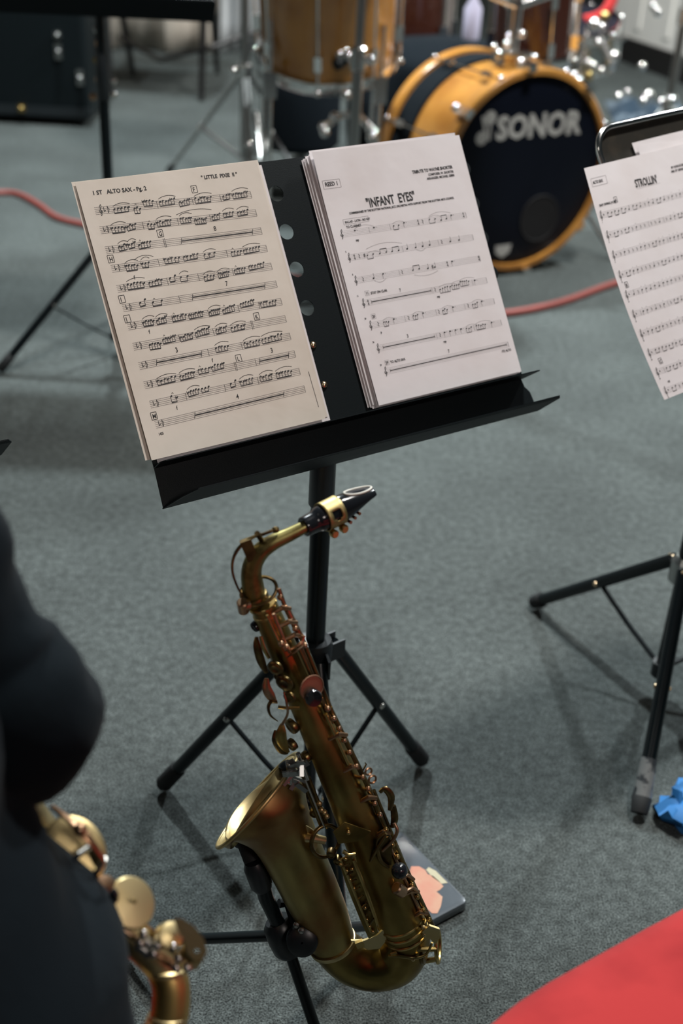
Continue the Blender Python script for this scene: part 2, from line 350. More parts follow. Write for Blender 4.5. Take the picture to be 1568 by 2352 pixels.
# ================================================================== MUSIC STAND
def desk_geo(p, L, U, N, W0=0.003, W1=0.494, top=0.0, hole_cols=None, hole_rows=(-0.0374, -0.0812, -0.1247, -0.1693), fold=-0.304, low=-0.347):
    ol = [(W0, fold), (W0, top - 0.012), (W0 + 0.012, top), (W1 - 0.012, top), (W1, top - 0.012), (W1, fold)]
    holes = []
    for c in (hole_cols or [0.2276 + 0.0525 * k for k in range(-4, 6)]):
        for r in hole_rows: holes.append(circle(c, r, 0.009))
    vs, fs = curve_fill([ol] + holes, 0.0006)
    return [p + L * v.x + U * v.y + N * (v.z - 0.0010) for v in vs], fs
def music_stand(name, label, group, p, L, U, N, base, feet, hubz, poletop, tex='black', sleeve=(0.5, 0.60), footmat=None, brace_z=0.045):
    base = V(base)
    root = empty(name, base, label, 'music stand', group)
    q = lambda u, v, n=0: p + L * u + U * v + N * n
    vs, fs = desk_geo(p, L, U, N); dk = MB().add(vs, fs).build('desk', tex, root, smooth=False)
    # lower back panel between the two ledges, narrower at the right end
    MB().poly([q(0.003, -0.304), q(0.491, -0.304), q(0.493, -0.314), q(0.499, -0.322), q(0.503, -0.347), q(0.001, -0.347)], N * -0.0012).build('lower_panel', tex, root, smooth=False)
    # upper ledge, tilted upwards, with pointed rounded tips
    b = MB(); b.poly([q(0.003, -0.304, 0), q(0.494, -0.304, 0), q(0.500, -0.3012, 0.028), q(0.494, -0.3009, 0.031), q(0.006, -0.3009, 0.031), q(0.001, -0.3012, 0.026)], U * 0.0012)
    b.build('upper_ledge', tex, root, smooth=False)
    b = MB(); b.poly([q(0.000, -0.347, 0), q(0.504, -0.347, 0), q(0.509, -0.3395, 0.040), q(0.505, -0.3372, 0.046), q(0.026, -0.3372, 0.046), q(0.012, -0.3405, 0.034)], U * 0.0012)
    b.build('lower_ledge', tex, root, smooth=False)
    for (u, v) in ((0.2222, -0.2118), (0.2226, -0.258), (0.276, -0.2118), (0.276, -0.258)):
        MB().lathe(q(u, v, 0.0), N, [(0.0042, 0), (0.004, 0.0012), (0.0025, 0.0026), (0.0003, 0.003)], 14).build('rivet', 'brassrivet', dk)
    # tilt bracket behind the desk
    c = q(0.249, -0.235, -0.012); top = V((base.x, base.y, poletop))
    br = MB(); br.box(q(0.249, -0.235, -0.006), L * 0.042, U * 0.035, N * 0.004); br.cyl(c - L * 0.03, c + L * 0.03, 0.011, bev=0.002)
    c = q(0.249, -0.245, -0.016); br.tube([c, V((top.x, top.y, c.z - 0.02)) * 0.6 + c * 0.4 - N * 0.012, top], [0.010, 0.009, 0.009], 14)
    br.build('tilt_bracket', tex, root)
    hub = V((base.x, base.y, hubz))
    z0, z1 = sleeve
    MB().cyl((base.x, base.y, hubz - 0.01), (base.x, base.y, z0 + 0.01), 0.0122, seg=24).build('lower_tube', 'blackpole', root)
    MB().tube([(base.x, base.y, z) for z in (z0, z0 + 0.004, z0 + 0.07, z1 - 0.01, z1)], [0.0125, 0.0152, 0.0150, 0.0125, 0.0115], 28).build('height_clutch', 'nylon', root)
    MB().cyl((base.x, base.y, z1 - 0.01), (base.x, base.y, poletop), 0.0095, seg=20).build('upper_tube', 'blackpole', root)
    MB().tube([(base.x, base.y, z) for z in (hubz - 0.035, hubz - 0.03, hubz + 0.004, hubz + 0.012, hubz + 0.013)], [0.016, 0.021, 0.0225, 0.020, 0.014], 28).build('hub_collar', 'nylon', root)
    MB().cyl((base.x, base.y, brace_z - 0.012), (base.x, base.y, hubz - 0.03), 0.009, seg=20).build('centre_tube', 'blackpole', root)
    ft0 = V(feet[0]) - V((base.x, base.y, 0)); side = V((ft0.x, ft0.y, 0)).normalized()
    kb = hub + V((-side.y, side.x, 0)) * 0.021
    k = MB(); kb2 = kb + V((-side.y, side.x, 0)) * 0.02; k.cyl(kb, kb2, 0.006); k.tube([kb2 + V((0, 0, -0.016)), kb2, kb2 + V((0, 0, 0.016))], [0.006, 0.008, 0.006], 12)
    k.build('wing_knob', 'nylon', root)
    MB().cyl((base.x, base.y, brace_z - 0.01), (base.x, base.y, brace_z + 0.012), 0.0145, seg=20, bev=0.002).build('brace_collar', 'nylon', root)
    for i, f in enumerate(feet):
        f = V(f); dr = V((f.x - base.x, f.y - base.y, 0)); dn = dr.normalized(); sd = V((-dn.y, dn.x, 0))
        top_ = hub + dn * 0.027 + V((0, 0, -0.006)); fz = V((f.x, f.y, 0.011)); ax = (fz - top_).normalized()
        lug = MB()
        for s_ in (-1, 1): lug.box(hub + dn * 0.026 + sd * 0.0105 * s_ + V((0, 0, -0.010)), dn * 0.013, sd * 0.0015, V((0, 0, 0.013)))
        lug.build('leg_lug', 'nylon', root)
        lg = MB().cyl(top_, fz - ax * 0.02, 0.0095, seg=18).build('leg', 'blackpole', root)
        MB().tube([fz - ax * 0.045, fz - ax * 0.043, fz - ax * 0.004, fz + ax * 0.002], [0.0105, 0.0118, 0.0122, 0.009], 18).build('rubber_foot', footmat if (footmat and i == 1) else 'rubber', lg)
        mid = top_ + (fz - top_) * 0.47; low_ = V((base.x, base.y, brace_z)) + dn * 0.014
        bc = MB(); bow = (mid + low_) / 2 + V((0, 0, -0.006))
        bc.tube([mid + sd * 0.0 + V((0, 0, -0.006)), bow, low_], [0.0042, 0.0045, 0.0042], 8, flat=0.6); bc.build('brace', tex, root)
        MB().lathe(mid + sd * 0.009, sd, [(0.0045, 0), (0.0042, 0.0016), (0.0005, 0.003)], 12).build('rivet', 'steel', lg)
        MB().lathe(mid - sd * 0.009, -sd, [(0.0045, 0), (0.0042, 0.0016), (0.0005, 0.003)], 12).build('rivet', 'steel', lg)
    return root

P0 = V((-0.29379406305871936, 1.2298968106366588, 0.8610228715423688))
L0 = V((0.8363909098421044, 0.5479206815139092, 0.015269921528660132))
U0 = V((-0.31182465001065923, 0.4526722526261616, 0.835334675054308))
N0 = V((0.450784874672153, -0.703427866827696, 0.5494661319809468))
main = music_stand('music_stand', 'black perforated music stand standing behind the upright saxophone, two stacks of music on it', None,
    P0, L0, U0, N0, (-0.024, 1.212, 0), [(-0.231, 1.262, 0), (0.138, 1.342, 0), (0.03, 0.992, 0)], 0.302, 0.578, sleeve=(0.505, 0.570))
# its neighbour at the left edge of the frame: only the tip of its ledge is seen
stL = copy_tree(main)
tip = P0 + L0 * 0.509 + U0 * -0.3395 + N0 * 0.040
stL.location = V(main.location) + (dep(42, 1163, 1.32) - tip); stL.location.z = main.location.z
tag(stL, 'black music stand at the left edge, only the tip of its ledge showing', 'music stand')

# left rear stand
def axes(yaw, rec, roll=0.0):
    yaw, rec, roll = map(math.radians, (yaw, rec, roll))
    L = V((math.cos(yaw), math.sin(yaw), 0)); bk = V((-math.sin(yaw), math.cos(yaw), 0))
    U = bk * math.sin(rec) + V((0, 0, 1)) * math.cos(rec)
    return L * math.cos(roll) + U * math.sin(roll), U * math.cos(roll) - L * math.sin(roll)
L3, U3 = axes(2, 70); N3 = L3.cross(U3)
b3 = V((-0.592, 2.82, 0)); c3 = V((-0.592, 2.80, 0.80)); p3 = c3 - L3 * 0.249 + U3 * 0.347
music_stand('music_stand', 'black music stand behind the left page, one leg reaching out to the left edge', None, p3, L3, U3, N3, b3,
    [(-0.842, 2.649, 0), (-0.36, 2.66, 0), (-0.60, 3.12, 0)], 0.29, 0.86, sleeve=(0.62, 0.72))

# right stand with the rounded steel desk
PR = V((0.26939944, 1.47070758, 0.84658301)); LR, UR = axes(36, 35, 4); NR = LR.cross(UR)
bR = V((0.524, 1.545, 0))
rootR = empty('music_stand', bR, 'grey steel music stand with rounded bright-edged desk at the right edge', 'music stand')
qR = lambda u, v, n=0: PR + LR * u - UR * v + NR * n
def rrect(u0, v0, u1, v1, r, n=8):
    o = []
    for (cx, cy, a) in ((u1 - r, v0 + r, -PI / 2), (u1 - r, v1 - r, 0), (u0 + r, v1 - r, PI / 2), (u0 + r, v0 + r, PI)):
        for i in range(n + 1): t = a + PI / 2 * i / n; o.append((cx + r * math.cos(t), cy + r * math.sin(t)))
    return o
ol = rrect(0.045, -0.045, 0.505, 0.30, 0.035)
vs_, fs_ = curve_fill([ol], 0.0008)
MB().add([qR(v.x, v.y, v.z - 0.013) for v in vs_], fs_).build('desk', 'deskgrey', rootR, smooth=False)
b = MB(); b.tube([qR(u, v, -0.009) for (u, v) in ol], 0.0042, 10, closed=True); b.build('desk_rim', 'chrome', rootR)
MB().poly([qR(0.05, 0.30, -0.012), qR(0.50, 0.30, -0.012), qR(0.50, 0.298, 0.04), qR(0.05, 0.298, 0.04)], -UR * 0.0015).build('ledge', 'deskgrey', rootR, smooth=False)
ctr = qR(0.275, 0.2, -0.02)
MB().tube([ctr, V((bR.x, bR.y, 0.62)), V((bR.x, bR.y, 0.58))], 0.010, 14).build('tilt_bracket', 'black', rootR)
MB().cyl((bR.x, bR.y, 0.22), (bR.x, bR.y, 0.60), 0.0125, seg=20).build('pole', 'blackpole', rootR)
MB().cyl((bR.x, bR.y, 0.04), (bR.x, bR.y, 0.22), 0.010, seg=20).build('centre_tube', 'blackpole', rootR)
hubR = V((bR.x, bR.y, 0.245))
MB().tube([hubR + V((0, 0, z)) for z in (-0.03, -0.026, 0.008, 0.016)], [0.016, 0.021, 0.021, 0.014], 24).build('hub_collar', 'chrome_dull', rootR)
for i, f in enumerate([(0.352, 1.772, 0), (0.441, 1.259, 0), (0.80, 1.60, 0)]):
    f = V(f); dn = V((f.x - bR.x, f.y - bR.y, 0)).normalized(); sd = V((-dn.y, dn.x, 0))
    t_ = hubR + dn * 0.02; fz = V((f.x, f.y, 0.012)); ax = (fz - t_).normalized()
    lg = MB().cyl(t_, fz - ax * 0.02, 0.0105, seg=18).build('leg', 'blackpole', rootR)
    if i == 1:
        MB().tube([fz - ax * 0.075, fz - ax * 0.02], [0.0118, 0.0135], 18).build('tape_wrap', 'tape', lg)
    MB().tube([fz - ax * 0.022, fz - ax * 0.018, fz + ax * 0.003], [0.012, 0.0145, 0.012], 18).build('rubber_foot', 'rubber', lg)
    mid = t_ + (fz - t_) * 0.5
    MB().tube([mid, (mid + V((bR.x, bR.y, 0.05))) / 2 + V((0, 0, -0.004)), V((bR.x, bR.y, 0.05))], 0.0052, 8, flat=0.5).build('brace', 'black', rootR)
    for s_ in (-1, 1): MB().lathe(mid + sd * 0.010 * s_, sd * s_, [(0.0045, 0), (0.004, 0.0018), (0.0005, 0.003)], 12).build('rivet', 'brassrivet', lg)
    MB().lathe(t_ + ax * 0.01 + V((0, 0, 0.010)), V((0, 0, 1)), [(0.005, 0), (0.004, 0.002), (0.0005, 0.003)], 12).build('rivet', 'brassrivet', lg)
MB().cyl((bR.x, bR.y, 0.038), (bR.x, bR.y, 0.062), 0.016, seg=18).build('brace_collar', 'nylon', rootR)

# ================================================================== SHEET MUSIC
class Sheet:
    def __init__(s, p, L, U, N, W=0.21, H=0.297, lift=0.0, curl=None):
        s.p, s.L, s.U, s.N, s.W, s.H, s.lift, s.curl = p, L, U, N, W, H, lift, curl
    def at(s, u, v, off=0.0):
        c = s.curl(u, v) if s.curl else (0, 0, 0)
        return s.p + s.L * (u + c[0]) - s.U * (v + c[1]) + s.N * (s.lift + off + c[2])
    def mesh(s, name, mtl, label, group=None, nx=24, ny=34):
        vs = []; fs = []
        for k in (0, 1):
            for j in range(ny + 1):
                for i in range(nx + 1): vs.append(s.at(s.W * i / nx, s.H * j / ny, -0.00012 * k))
        o = (nx + 1) * (ny + 1)
        for j in range(ny):
            for i in range(nx):
                a = j * (nx + 1) + i; q4 = (a, a + nx + 1, a + nx + 2, a + 1)
                fs.append(q4); fs.append(tuple(o + t for t in reversed(q4)))
        bd = [i for i in range(nx + 1)] + [j * (nx + 1) + nx for j in range(1, ny + 1)] + [ny * (nx + 1) + i for i in range(nx - 1, -1, -1)] + [j * (nx + 1) for j in range(ny - 1, 0, -1)]
        for a, c in zip(bd, bd[1:] + bd[:1]): fs.append((a, c, o + c, o + a))
        ob = MB().add(vs, fs).build(name, mtl, origin=s.at(s.W / 2, s.H), ang=30)
        return tag(ob, label, 'sheet music', group)

class Ink:
    """printing that lies on a sheet"""
    def __init__(s, sh): s.s = sh; s.b = MB()
    def pt(s, u, v): return s.s.at(u, v, 0.00022)
    def line(s, u0, v0, u1, v1, w=0.0003, mi=0, n=None):
        L = math.hypot(u1 - u0, v1 - v0)
        n = n or max(1, int(L / 0.012)); dx, dy = (u1 - u0) / L, (v1 - v0) / L; px, py = -dy * w / 2, dx * w / 2
        vs = []
        for i in range(n + 1):
            t = i / n; u = u0 + (u1 - u0) * t; v = v0 + (v1 - v0) * t
            vs += [s.pt(u + px, v + py), s.pt(u - px, v - py)]
        s.b.add(vs, [(2 * i, 2 * i + 1, 2 * i + 3, 2 * i + 2) for i in range(n)], mi)
    def path(s, pts, w=0.0004, mi=0):
        for a, b in zip(pts, pts[1:]): s.line(*a, *b, w, mi, 1)
    def dot(s, u, v, r, ry=None, rot=-0.4, mi=0):
        ry = ry or r; vs = []
        for k in range(10):
            a = 2 * PI * k / 10; x = r * math.cos(a); y = ry * math.sin(a)
            vs.append(s.pt(u + x * math.cos(rot) - y * math.sin(rot), v + x * math.sin(rot) + y * math.cos(rot)))
        s.b.add(vs, [tuple(range(10))], mi)
    def arc(s, u0, v0, u1, v1, h, w=0.0004, mi=0):
        n = 10; p = []
        for i in range(n + 1):
            t = i / n; p.append((u0 + (u1 - u0) * t, v0 + (v1 - v0) * t - h * 4 * t * (1 - t)))
        s.path(p, w, mi)
    def rect(s, u0, v0, u1, v1, w=0.0003, mi=0):
        s.line(u0, v0, u1, v0, w, mi); s.line(u1, v0, u1, v1, w, mi); s.line(u1, v1, u0, v1, w, mi); s.line(u0, v1, u0, v0, w, mi)
    def text(s, t, u, v, size, align='LEFT', bold=0.0, slope=0.0, shear=0.0, squeeze=0.8, mi=0):
        vs, fs = text_geo(t, size, align, bold, shear, squeeze)
        s.b.add([s.pt(u + x, v - y + slope * x) for x, y in vs], fs, mi)
    def staff(s, u0, u1, v0, v1, gap=0.0018, w=0.00022, mi=1):
        for k in range(5): s.line(u0, v0 + (k - 2) * gap, u1, v1 + (k - 2) * gap, w, mi)
        s.line(u1, v1 - 2 * gap, u1, v1 + 2 * gap, 0.0003, 0)
    def clef(s, u, v, g=0.0018):
        s.path([(u + .0004, v + 3.2 * g), (u - .0006, v + 2.9 * g), (u + .0008, v + 2.4 * g), (u + .0002, v - 2.6 * g), (u + .0016, v - 3.4 * g), (u + .0018, v - 2.0 * g), (u - .0014, v + .4 * g), (u + .0002, v + 1.9 * g), (u + .0022, v + 1.0 * g), (u + .0008, v + .1 * g), (u - .0004, v + .9 * g)], 0.00055)
    def build(s, parent, name='printed_music'): return s.b.build(name, ['ink', 'greyink'], parent, smooth=False)

GRP_L = 'pages stacked behind the handwritten part'
def wav(seed, a=0.0008):
    r = random.Random(seed); k = [r.uniform(0, 6) for _ in range(4)]
    return lambda u, v: a * (math.sin(u * 24 + k[0] + v * 7) * 0.5 + math.sin(v * 17 + k[1]) * 0.7)
# left stack ----------------------------------------------------------
def curlL(u, v):
    e = max(0.0, (v - 0.2) / 0.1); t = max(0.0, 1 - v / 0.08)
    return (0, 0, 0.0010 + wav(1)(u, v) + 0.002 * e * max(0, 1 - u / 0.08) + 0.0025 * t * max(0.0, (u - 0.12) / 0.09))
labsL = ['white page peeking out furthest right behind the handwritten alto part', 'pale page directly behind the handwritten alto part, showing at its right edge',
         'cream page behind the handwritten part, its lower left corner sticking out']
for k, (du, dv, rot, mtl) in enumerate([(0.0075, 0.004, 0.0, 'paper'), (0.004, -0.001, 0.004, 'oldpaper'), (-0.003, -0.0015, -0.008, 'oldpaper')]):
    Lr = (L0 * math.cos(rot) + U0 * math.sin(rot)); Ur = (U0 * math.cos(rot) - L0 * math.sin(rot))
    Sheet(P0 + L0 * du - U0 * dv, Lr, Ur, N0, lift=0.0012 + 0.0009 * k, H=0.2955, curl=lambda u, v, k=k: (0, 0, wav(k + 3, 0.0002)(u, v) + 0.0005)).mesh('sheet_music', mtl, labsL[k], GRP_L, 10, 12)
shL = Sheet(P0, L0, U0, N0, lift=0.0045, H=0.2955, curl=curlL)
pageL = shL.mesh('sheet_music', 'oldpaper', 'yellowed handwritten alto sax part with twelve dense staves, on the left of the stand')
ik = Ink(shL); rn = random.Random(11)
rowsL = [(.0127, .0318, .1929, .0365), (.0126, .0522, .1934, .0571), (.0124, .0736, .1939, .0776), (.0132, .0934, .1945, .0976), (.0133, .1149, .1944, .118), (.0136, .1355, .1945, .1383),
         (.0135, .1551, .1947, .1584), (.0136, .1767, .1942, .1779), (.0141, .1974, .194, .1978), (.0141, .218, .194, .2179), (.0146, .2388, .194, .2379), (.0144, .2604, .1946, .2581)]
def group(ik, u0, u1, vbase, n, up=True, lv=0.0, acc=True, thick=0.0008, hr=0.0013, rise=0.0):
    """beamed group; lv: level of first notehead above staff centre; stems go down"""
    sgn = 1 if up else -1; ys = []
    for i in range(n):
        u = u0 + (u1 - u0) * i / max(n - 1, 1); y = vbase - lv - rise * i / max(n - 1, 1) + rn.uniform(-0.0009, 0.0009)
        ys.append((u, y)); ik.dot(u, y, hr, hr * 0.72)
        if acc and rn.random() < 0.3: ik.line(u - 0.0018, y - 0.0016, u - 0.0018, y + 0.0014, 0.0004); ik.line(u - 0.0024, y, u - 0.0012, y - 0.0003, 0.0005)
    b0 = max(y for _, y in ys) + 0.0045 if up else min(y for _, y in ys) - 0.0045
    sl = -rise * 0.5 / max(u1 - u0, 1e-6)
    for (u, y) in ys:
        e = b0 + sl * (u - u0) * (1 if up else 1); x = u - hr * 0.85 if up else u + hr * 0.85
        ik.line(x, y, x, e, 0.0005 if thick > .001 else .0003, n=1)
    x = (-1 if up else 1) * hr * 0.85
    ik.line(u0 + x, b0, u1 + x, b0 + sl * (u1 - u0), thick, n=2)
    return ys
layout = {  # row -> list of items
 0: [('g', .034, .050, 5, .000), ('g', .056, .062, 3, -.001), ('g', .068, .078, 4, .005), ('|', .082), ('g', .086, .103, 6, .003), ('g', .108, .120, 5, .000), ('|', .123), ('g', .127, .145, 6, .002), ('|', .156), ('g', .160, .168, 3, .001), ('g', .172, .189, 6, .003)],
 1: [('g', .026, .040, 5, .001), ('g', .043, .052, 4, .001), ('|', .060), ('g', .066, .073, 3, .000), ('g', .077, .092, 6, .002), ('|', .100), ('g', .104, .116, 5, .003), ('g', .120, .133, 6, .001), ('|', .138), ('g', .141, .150, 4, .002), ('g', .155, .166, 4, .003), ('g', .172, .184, 4, .003)],
 2: [('g', .028, .037, 4, .002), ('g', .039, .046, 3, .003), ('g', .050, .063, 5, .002), ('||', .078), ('bar', .098, .183, '8')],
 3: [('g', .030, .042, 5, .001), ('g', .048, .055, 3, .002), ('|', .066), ('g', .074, .090, 5, .003), ('g', .096, .112, 5, .002), ('g', .120, .132, 3, .002), ('|', .146), ('g', .152, .163, 4, .001), ('g', .167, .186, 6, .002)],
 4: [('g', .026, .044, 6, .003), ('g', .050, .064, 5, .002), ('|', .070), ('g', .074, .080, 2, .004), ('g', .086, .094, 2, .003), ('|', .106), ('g', .113, .124, 4, -.001), ('g', .130, .142, 6, .000), ('|', .147), ('g', .150, .162, 5, .002), ('g', .168, .186, 6, .003)],
 5: [('g', .034, .040, 2, .003), ('g', .048, .058, 2, .001), ('|', .078), ('bar', .093, .180, '7')],
 6: [('g', .032, .043, 5, .002), ('g', .047, .058, 5, .002), ('|', .064), ('g', .065, .080, 6, .002), ('g', .084, .100, 7, .002), ('|', .106), ('g', .108, .120, 6, .002), ('g', .124, .138, 6, .002), ('|', .142), ('g', .146, .162, 6, .005), ('|', .167), ('g', .170, .188, 6, .002)],
 7: [('g', .032, .044, 5, -.001), ('g', .048, .062, 6, .002), ('|', .066), ('g', .068, .082, 6, .001), ('g', .086, .102, 7, .003), ('|', .106), ('g', .110, .122, 5, .002), ('g', .128, .144, 5, .001), ('||', .152)],
 8: [('bar', .034, .086, '3'), ('|', .094), ('g', .104, .118, 5, .003), ('|', .134), ('g', .138, .156, 6, .002), ('g', .160, .184, 7, .003)],
 9: [('g', .030, .050, 6, .001), ('g', .056, .072, 6, .002), ('g', .078, .090, 4, .004), ('g', .094, .108, 5, .005), ('||', .120), ('|', .145), ('bar', .150, .186, '3')],
 10: [('g', .040, .046, 2, .003), ('|', .056), ('g', .060, .072, 5, .004), ('g', .076, .084, 3, .005), ('|', .102), ('g', .110, .116, 2, .004), ('g', .122, .136, 5, .003), ('|', .142), ('g', .146, .160, 5, .003), ('g', .166, .184, 6, .003)],
 11: [('bar', .060, .168, '4')]}
for r, (u0, v0, u1, v1) in enumerate(rowsL):
    ik.staff(u0, u1, v0, v1, 0.00185, 0.00030)
    sl = (v1 - v0) / (u1 - u0); vb = lambda u: v0 + sl * (u - u0)
    if r == 0: ik.clef(u0 + .006, v0)
    ik.path([(u0 + .010 if r == 0 else u0 + .004, v0 - .003), (u0 + (.010 if r == 0 else .004), v0 + .002), (u0 + (.012 if r == 0 else .006), v0 + .0002)], .0006)
    a = u0 + (.014 if r == 0 else .008)
    ik.arc(a, v0 - .003, a, v0 + .004, 0); ik.path([(a, v0 - .0038), (a + .0016, v0), (a, v0 + .0038)], .0005)
    for it in layout[r]:
        u = it[1]
        if it[0] == 'g':
            _, ua, ub, n, lv = it
            group(ik, ua, ub, vb(ua) , n, True, lv, rise=rn.uniform(-.001, .0025), thick=.00115)
            if rn.random() < .5: ik.arc(ua - .001, vb(ua) - lv - .003, ub + .002, vb(ub) - lv - .004, .0022, .00045)
            elif rn.random() < .4: ik.path([(ua + .001, vb(ua) - lv - .003), (ua + .002, vb(ua) - lv - .0045), (ua + .003, vb(ua) - lv - .003)], .0004)
        elif it[0] == '|': ik.line(u, vb(u) - .004, u, vb(u) + .004, .00035)
        elif it[0] == '||': ik.line(u, vb(u) - .005, u, vb(u) + .005, .0004); ik.line(u + .0016, vb(u) - .005, u + .0016, vb(u) + .005, .0004)
        elif it[0] == 'bar':
            _, ua, ub, num = it
            ik.line(ua, vb(ua), ub, vb(ub), .0013); ik.line(ua - .001, vb(ua) + .003, ua + .001, vb(ua) - .003, .0006); ik.line(ub - .001, vb(ub) + .003, ub + .001, vb(ub) - .003, .0006)
            ik.text(num, (ua + ub) / 2 - .002, vb((ua + ub) / 2) - .0065, .0075, bold=.00008)
    if r in (1, 3): ik.arc(.100 if r == 1 else .040, vb(.1) - .0075, .142 if r == 1 else .062, vb(.1) - .008, .003, .0004)
for (t, u, v) in (('F', .1285, .0225), ('G', .0765, .0645), ('H', .0155, .0835), ('I', .0155, .1265), ('J', .0155, .1475), ('K', .1605, .1695), ('L', .1265, .2105), ('M', .0155, .2515)):
    ik.rect(u - .0032, v - .0042, u + .0032, v + .0036, .0005); ik.text(t, u - .0018, v + .0024, .0068, bold=.00008)
ik.text('1 ST   ALTO SAX - Pg. 2', .0150, .0150, .0062, bold=.00016, slope=.03, squeeze=.95)
ik.text('" LITTLE  PIXIE  II "', .1400, .0128, .0058, bold=.00016, slope=.03, squeeze=.92)
ik.text('f', .0345, .1080, .006, bold=.0001); ik.text('f', .0345, .1665, .006, bold=.0001); ik.text('f', .0955, .2085, .006, bold=.0001); ik.text('f', .0420, .2500, .006, bold=.0001)
ik.text('1425', .0150, .2720, .0036, bold=.0001)
ik.line(.2045, .240, .2055, .281, .0005)
ik.build(pageL)

# right stack ---------------------------------------------------------
GRP_R = 'pages stacked behind the printed reed part'
lr = random.Random(4)
labsR = ['white page standing highest above the printed reed part, rearmost of its stack', 'page lying furthest left in the thick stack of the printed reed part',
 'second page from the desk in the thick right stack, edge showing at left', 'third page from the desk in the thick right stack, edge showing at left', 'fourth page from the desk in the thick right stack, edge showing at left',
 'fifth page from the desk in the thick right stack, edge showing at left', 'page second from the front in the thick right stack', 'page directly behind the printed reed part in the right stack']
for k in range(8):
    du = [0.0035, -0.0095, -0.0078, -0.0072, -0.0055, -0.0048, -0.0022, -0.0015][k]; dv = [-0.0055, 0.0045, 0.0035, 0.0055, 0.0015, 0.003, 0.001, 0.0005][k]
    Sheet(P0 + L0 * (0.278 + du) - U0 * dv, L0, U0, N0, lift=0.0012 + 0.0011 * k, H=0.2955 if dv < 0.003 else 0.290, W=0.2035 if k == 0 else 0.2095,
          curl=lambda u, v, k=k: (0, 0, wav(k + 30, 0.0002)(u, v) + (0.004 * max(0, (0.03 - v) / 0.03) * (u / 0.2) if k == 0 else 0))).mesh('sheet_music', 'paper', labsR[k], GRP_R, 10, 12)
def curlR(u, v): return (0, 0, 0.0006 + wav(9, 0.0009)(u, v) + 0.002 * max(0, 1 - v / .05) * (1 - u / .21))
shR = Sheet(P0 + L0 * 0.278, L0, U0, N0, lift=0.0105, H=0.2955, W=0.2075, curl=curlR)
pageR = shR.mesh('sheet_music', 'paper', 'white printed reed part titled Infant Eyes, on the right of the stand')
ik = Ink(shR)
rowsR = [(.0102, .0964, .1873), (.0118, .124, .189), (.0126, .1508, .1911), (.0145, .178, .1924), (.016, .2045, .1951), (.0175, .2318, .197), (.0191, .2595, .1988)]
rowsR = [(a, b, c) for (a, b, c) in rowsR]
contentR = [
 [('w', .030), ('|', .049), ('w', .056), ('|', .078), ('g', .083, .090, 2, .001), ('h', .098), ('sig', .118), ('r', .124), ('g', .134, .142, 2, .001), ('gu', .150, .158, 2, -.001), ('h', .166), ('sig', .184)],
 [('sig', .021), ('r', .027), ('sh', .034), ('g', .038, .046, 2, -.001), ('gu', .055, .064, 2, 0), ('gu', .072, .081, 2, -.001), ('|', .087), ('q', .093), ('q', .105), ('q', .115), ('q', .125), ('|', .138), ('r', .143), ('q', .155), ('q', .168)],
 [('r', .024), ('q', .038), ('h', .052), ('|', .074), ('r', .078), ('gu', .093, .102, 2, 0), ('q', .114), ('sh', .121), ('q', .124), ('sig', .143), ('h', .150), ('sig', .190)],
 [('sig', .023), ('bar', .027, .110, '7'), ('|', .112), ('r', .116), ('g', .123, .138, 5, 0), ('g', .141, .151, 4, .001), ('g', .154, .166, 5, .003), ('|', .171), ('h', .175)],
 [('r', .028), ('g', .036, .042, 3, .001), ('h', .050), ('|', .065), ('r', .070), ('g', .077, .083, 3, .001), ('h', .091), ('|', .109), ('r', .113), ('g', .119, .125, 3, .001), ('h', .134), ('|', .151), ('r', .156), ('g', .163, .170, 3, .001), ('h', .177)],
 [('bar', .026, .098, '3'), ('|', .101), ('r', .106), ('h', .113), ('h', .121), ('h', .129), ('h', .137), ('g', .145, .152, 3, .001), ('|', .156), ('g', .160, .173, 5, .002), ('h', .183)],
 [('bar', .027, .196, '7')]]
for (u0, v, u1), cont in zip(rowsR, contentR):
    v1 = v + .0005
    ik.staff(u0 + .001, u1, v, v1, 0.00168, 0.00016)
    ik.clef(u0 + .0012, v, 0.00168)
    for it in cont:
        k = it[0]; u = it[1]
        if k == '|': ik.line(u, v - .0034, u, v + .0034, .0002)
        elif k == 'w' or k == 'h':
            ik.dot(u, v - .002, .0013, .0009, 0); ik.dot(u + .003, v - .002, .0004)
            if k == 'h': ik.line(u - .0011, v - .002, u - .0011, v + .0035, .00025)
        elif k == 'q': ik.dot(u, v + .001, .0013, .0010); ik.line(u + .0011, v + .001, u + .0011, v - .0048, .00028)
        elif k == 'r': ik.path([(u - .0007, v - .0024), (u + .0007, v - .0006), (u - .0006, v + .0008), (u + .0005, v + .0024)], .0006)
        elif k == 'sh': ik.line(u - .0005, v - .002, u - .0005, v + .003, .0003); ik.line(u + .0006, v - .0024, u + .0006, v + .0026, .0003); ik.line(u - .0013, v + .0012, u + .0013, v + .0004, .0006); ik.line(u - .0013, v - .0004, u + .0013, v - .0012, .0006)
        elif k == 'sig': ik.text('4', u - .0014, v - .0002, .0046, bold=.00012); ik.text('4', u - .0014, v + .0032, .0046, bold=.00012)
        elif k == 'g': group(ik, it[1], it[2], v, it[3], True, it[4], False, .0007, .0011); ik.arc(it[1] - .001, v - it[4] - .002, it[2] + .009, v - it[4] - .002, .0022, .00025, 1)
        elif k == 'gu': group(ik, it[1], it[2], v, it[3], False, it[4], False, .0007, .0012)
        elif k == 'bar':
            ik.line(it[1], v, it[2], v + .0003, .0010); ik.line(it[1], v - .002, it[1], v + .002, .0004); ik.line(it[2], v - .002, it[2], v + .002, .0004)
            ik.text(it[3], (it[1] + it[2]) / 2 - .001, v - .0052, .0056, bold=.0001)
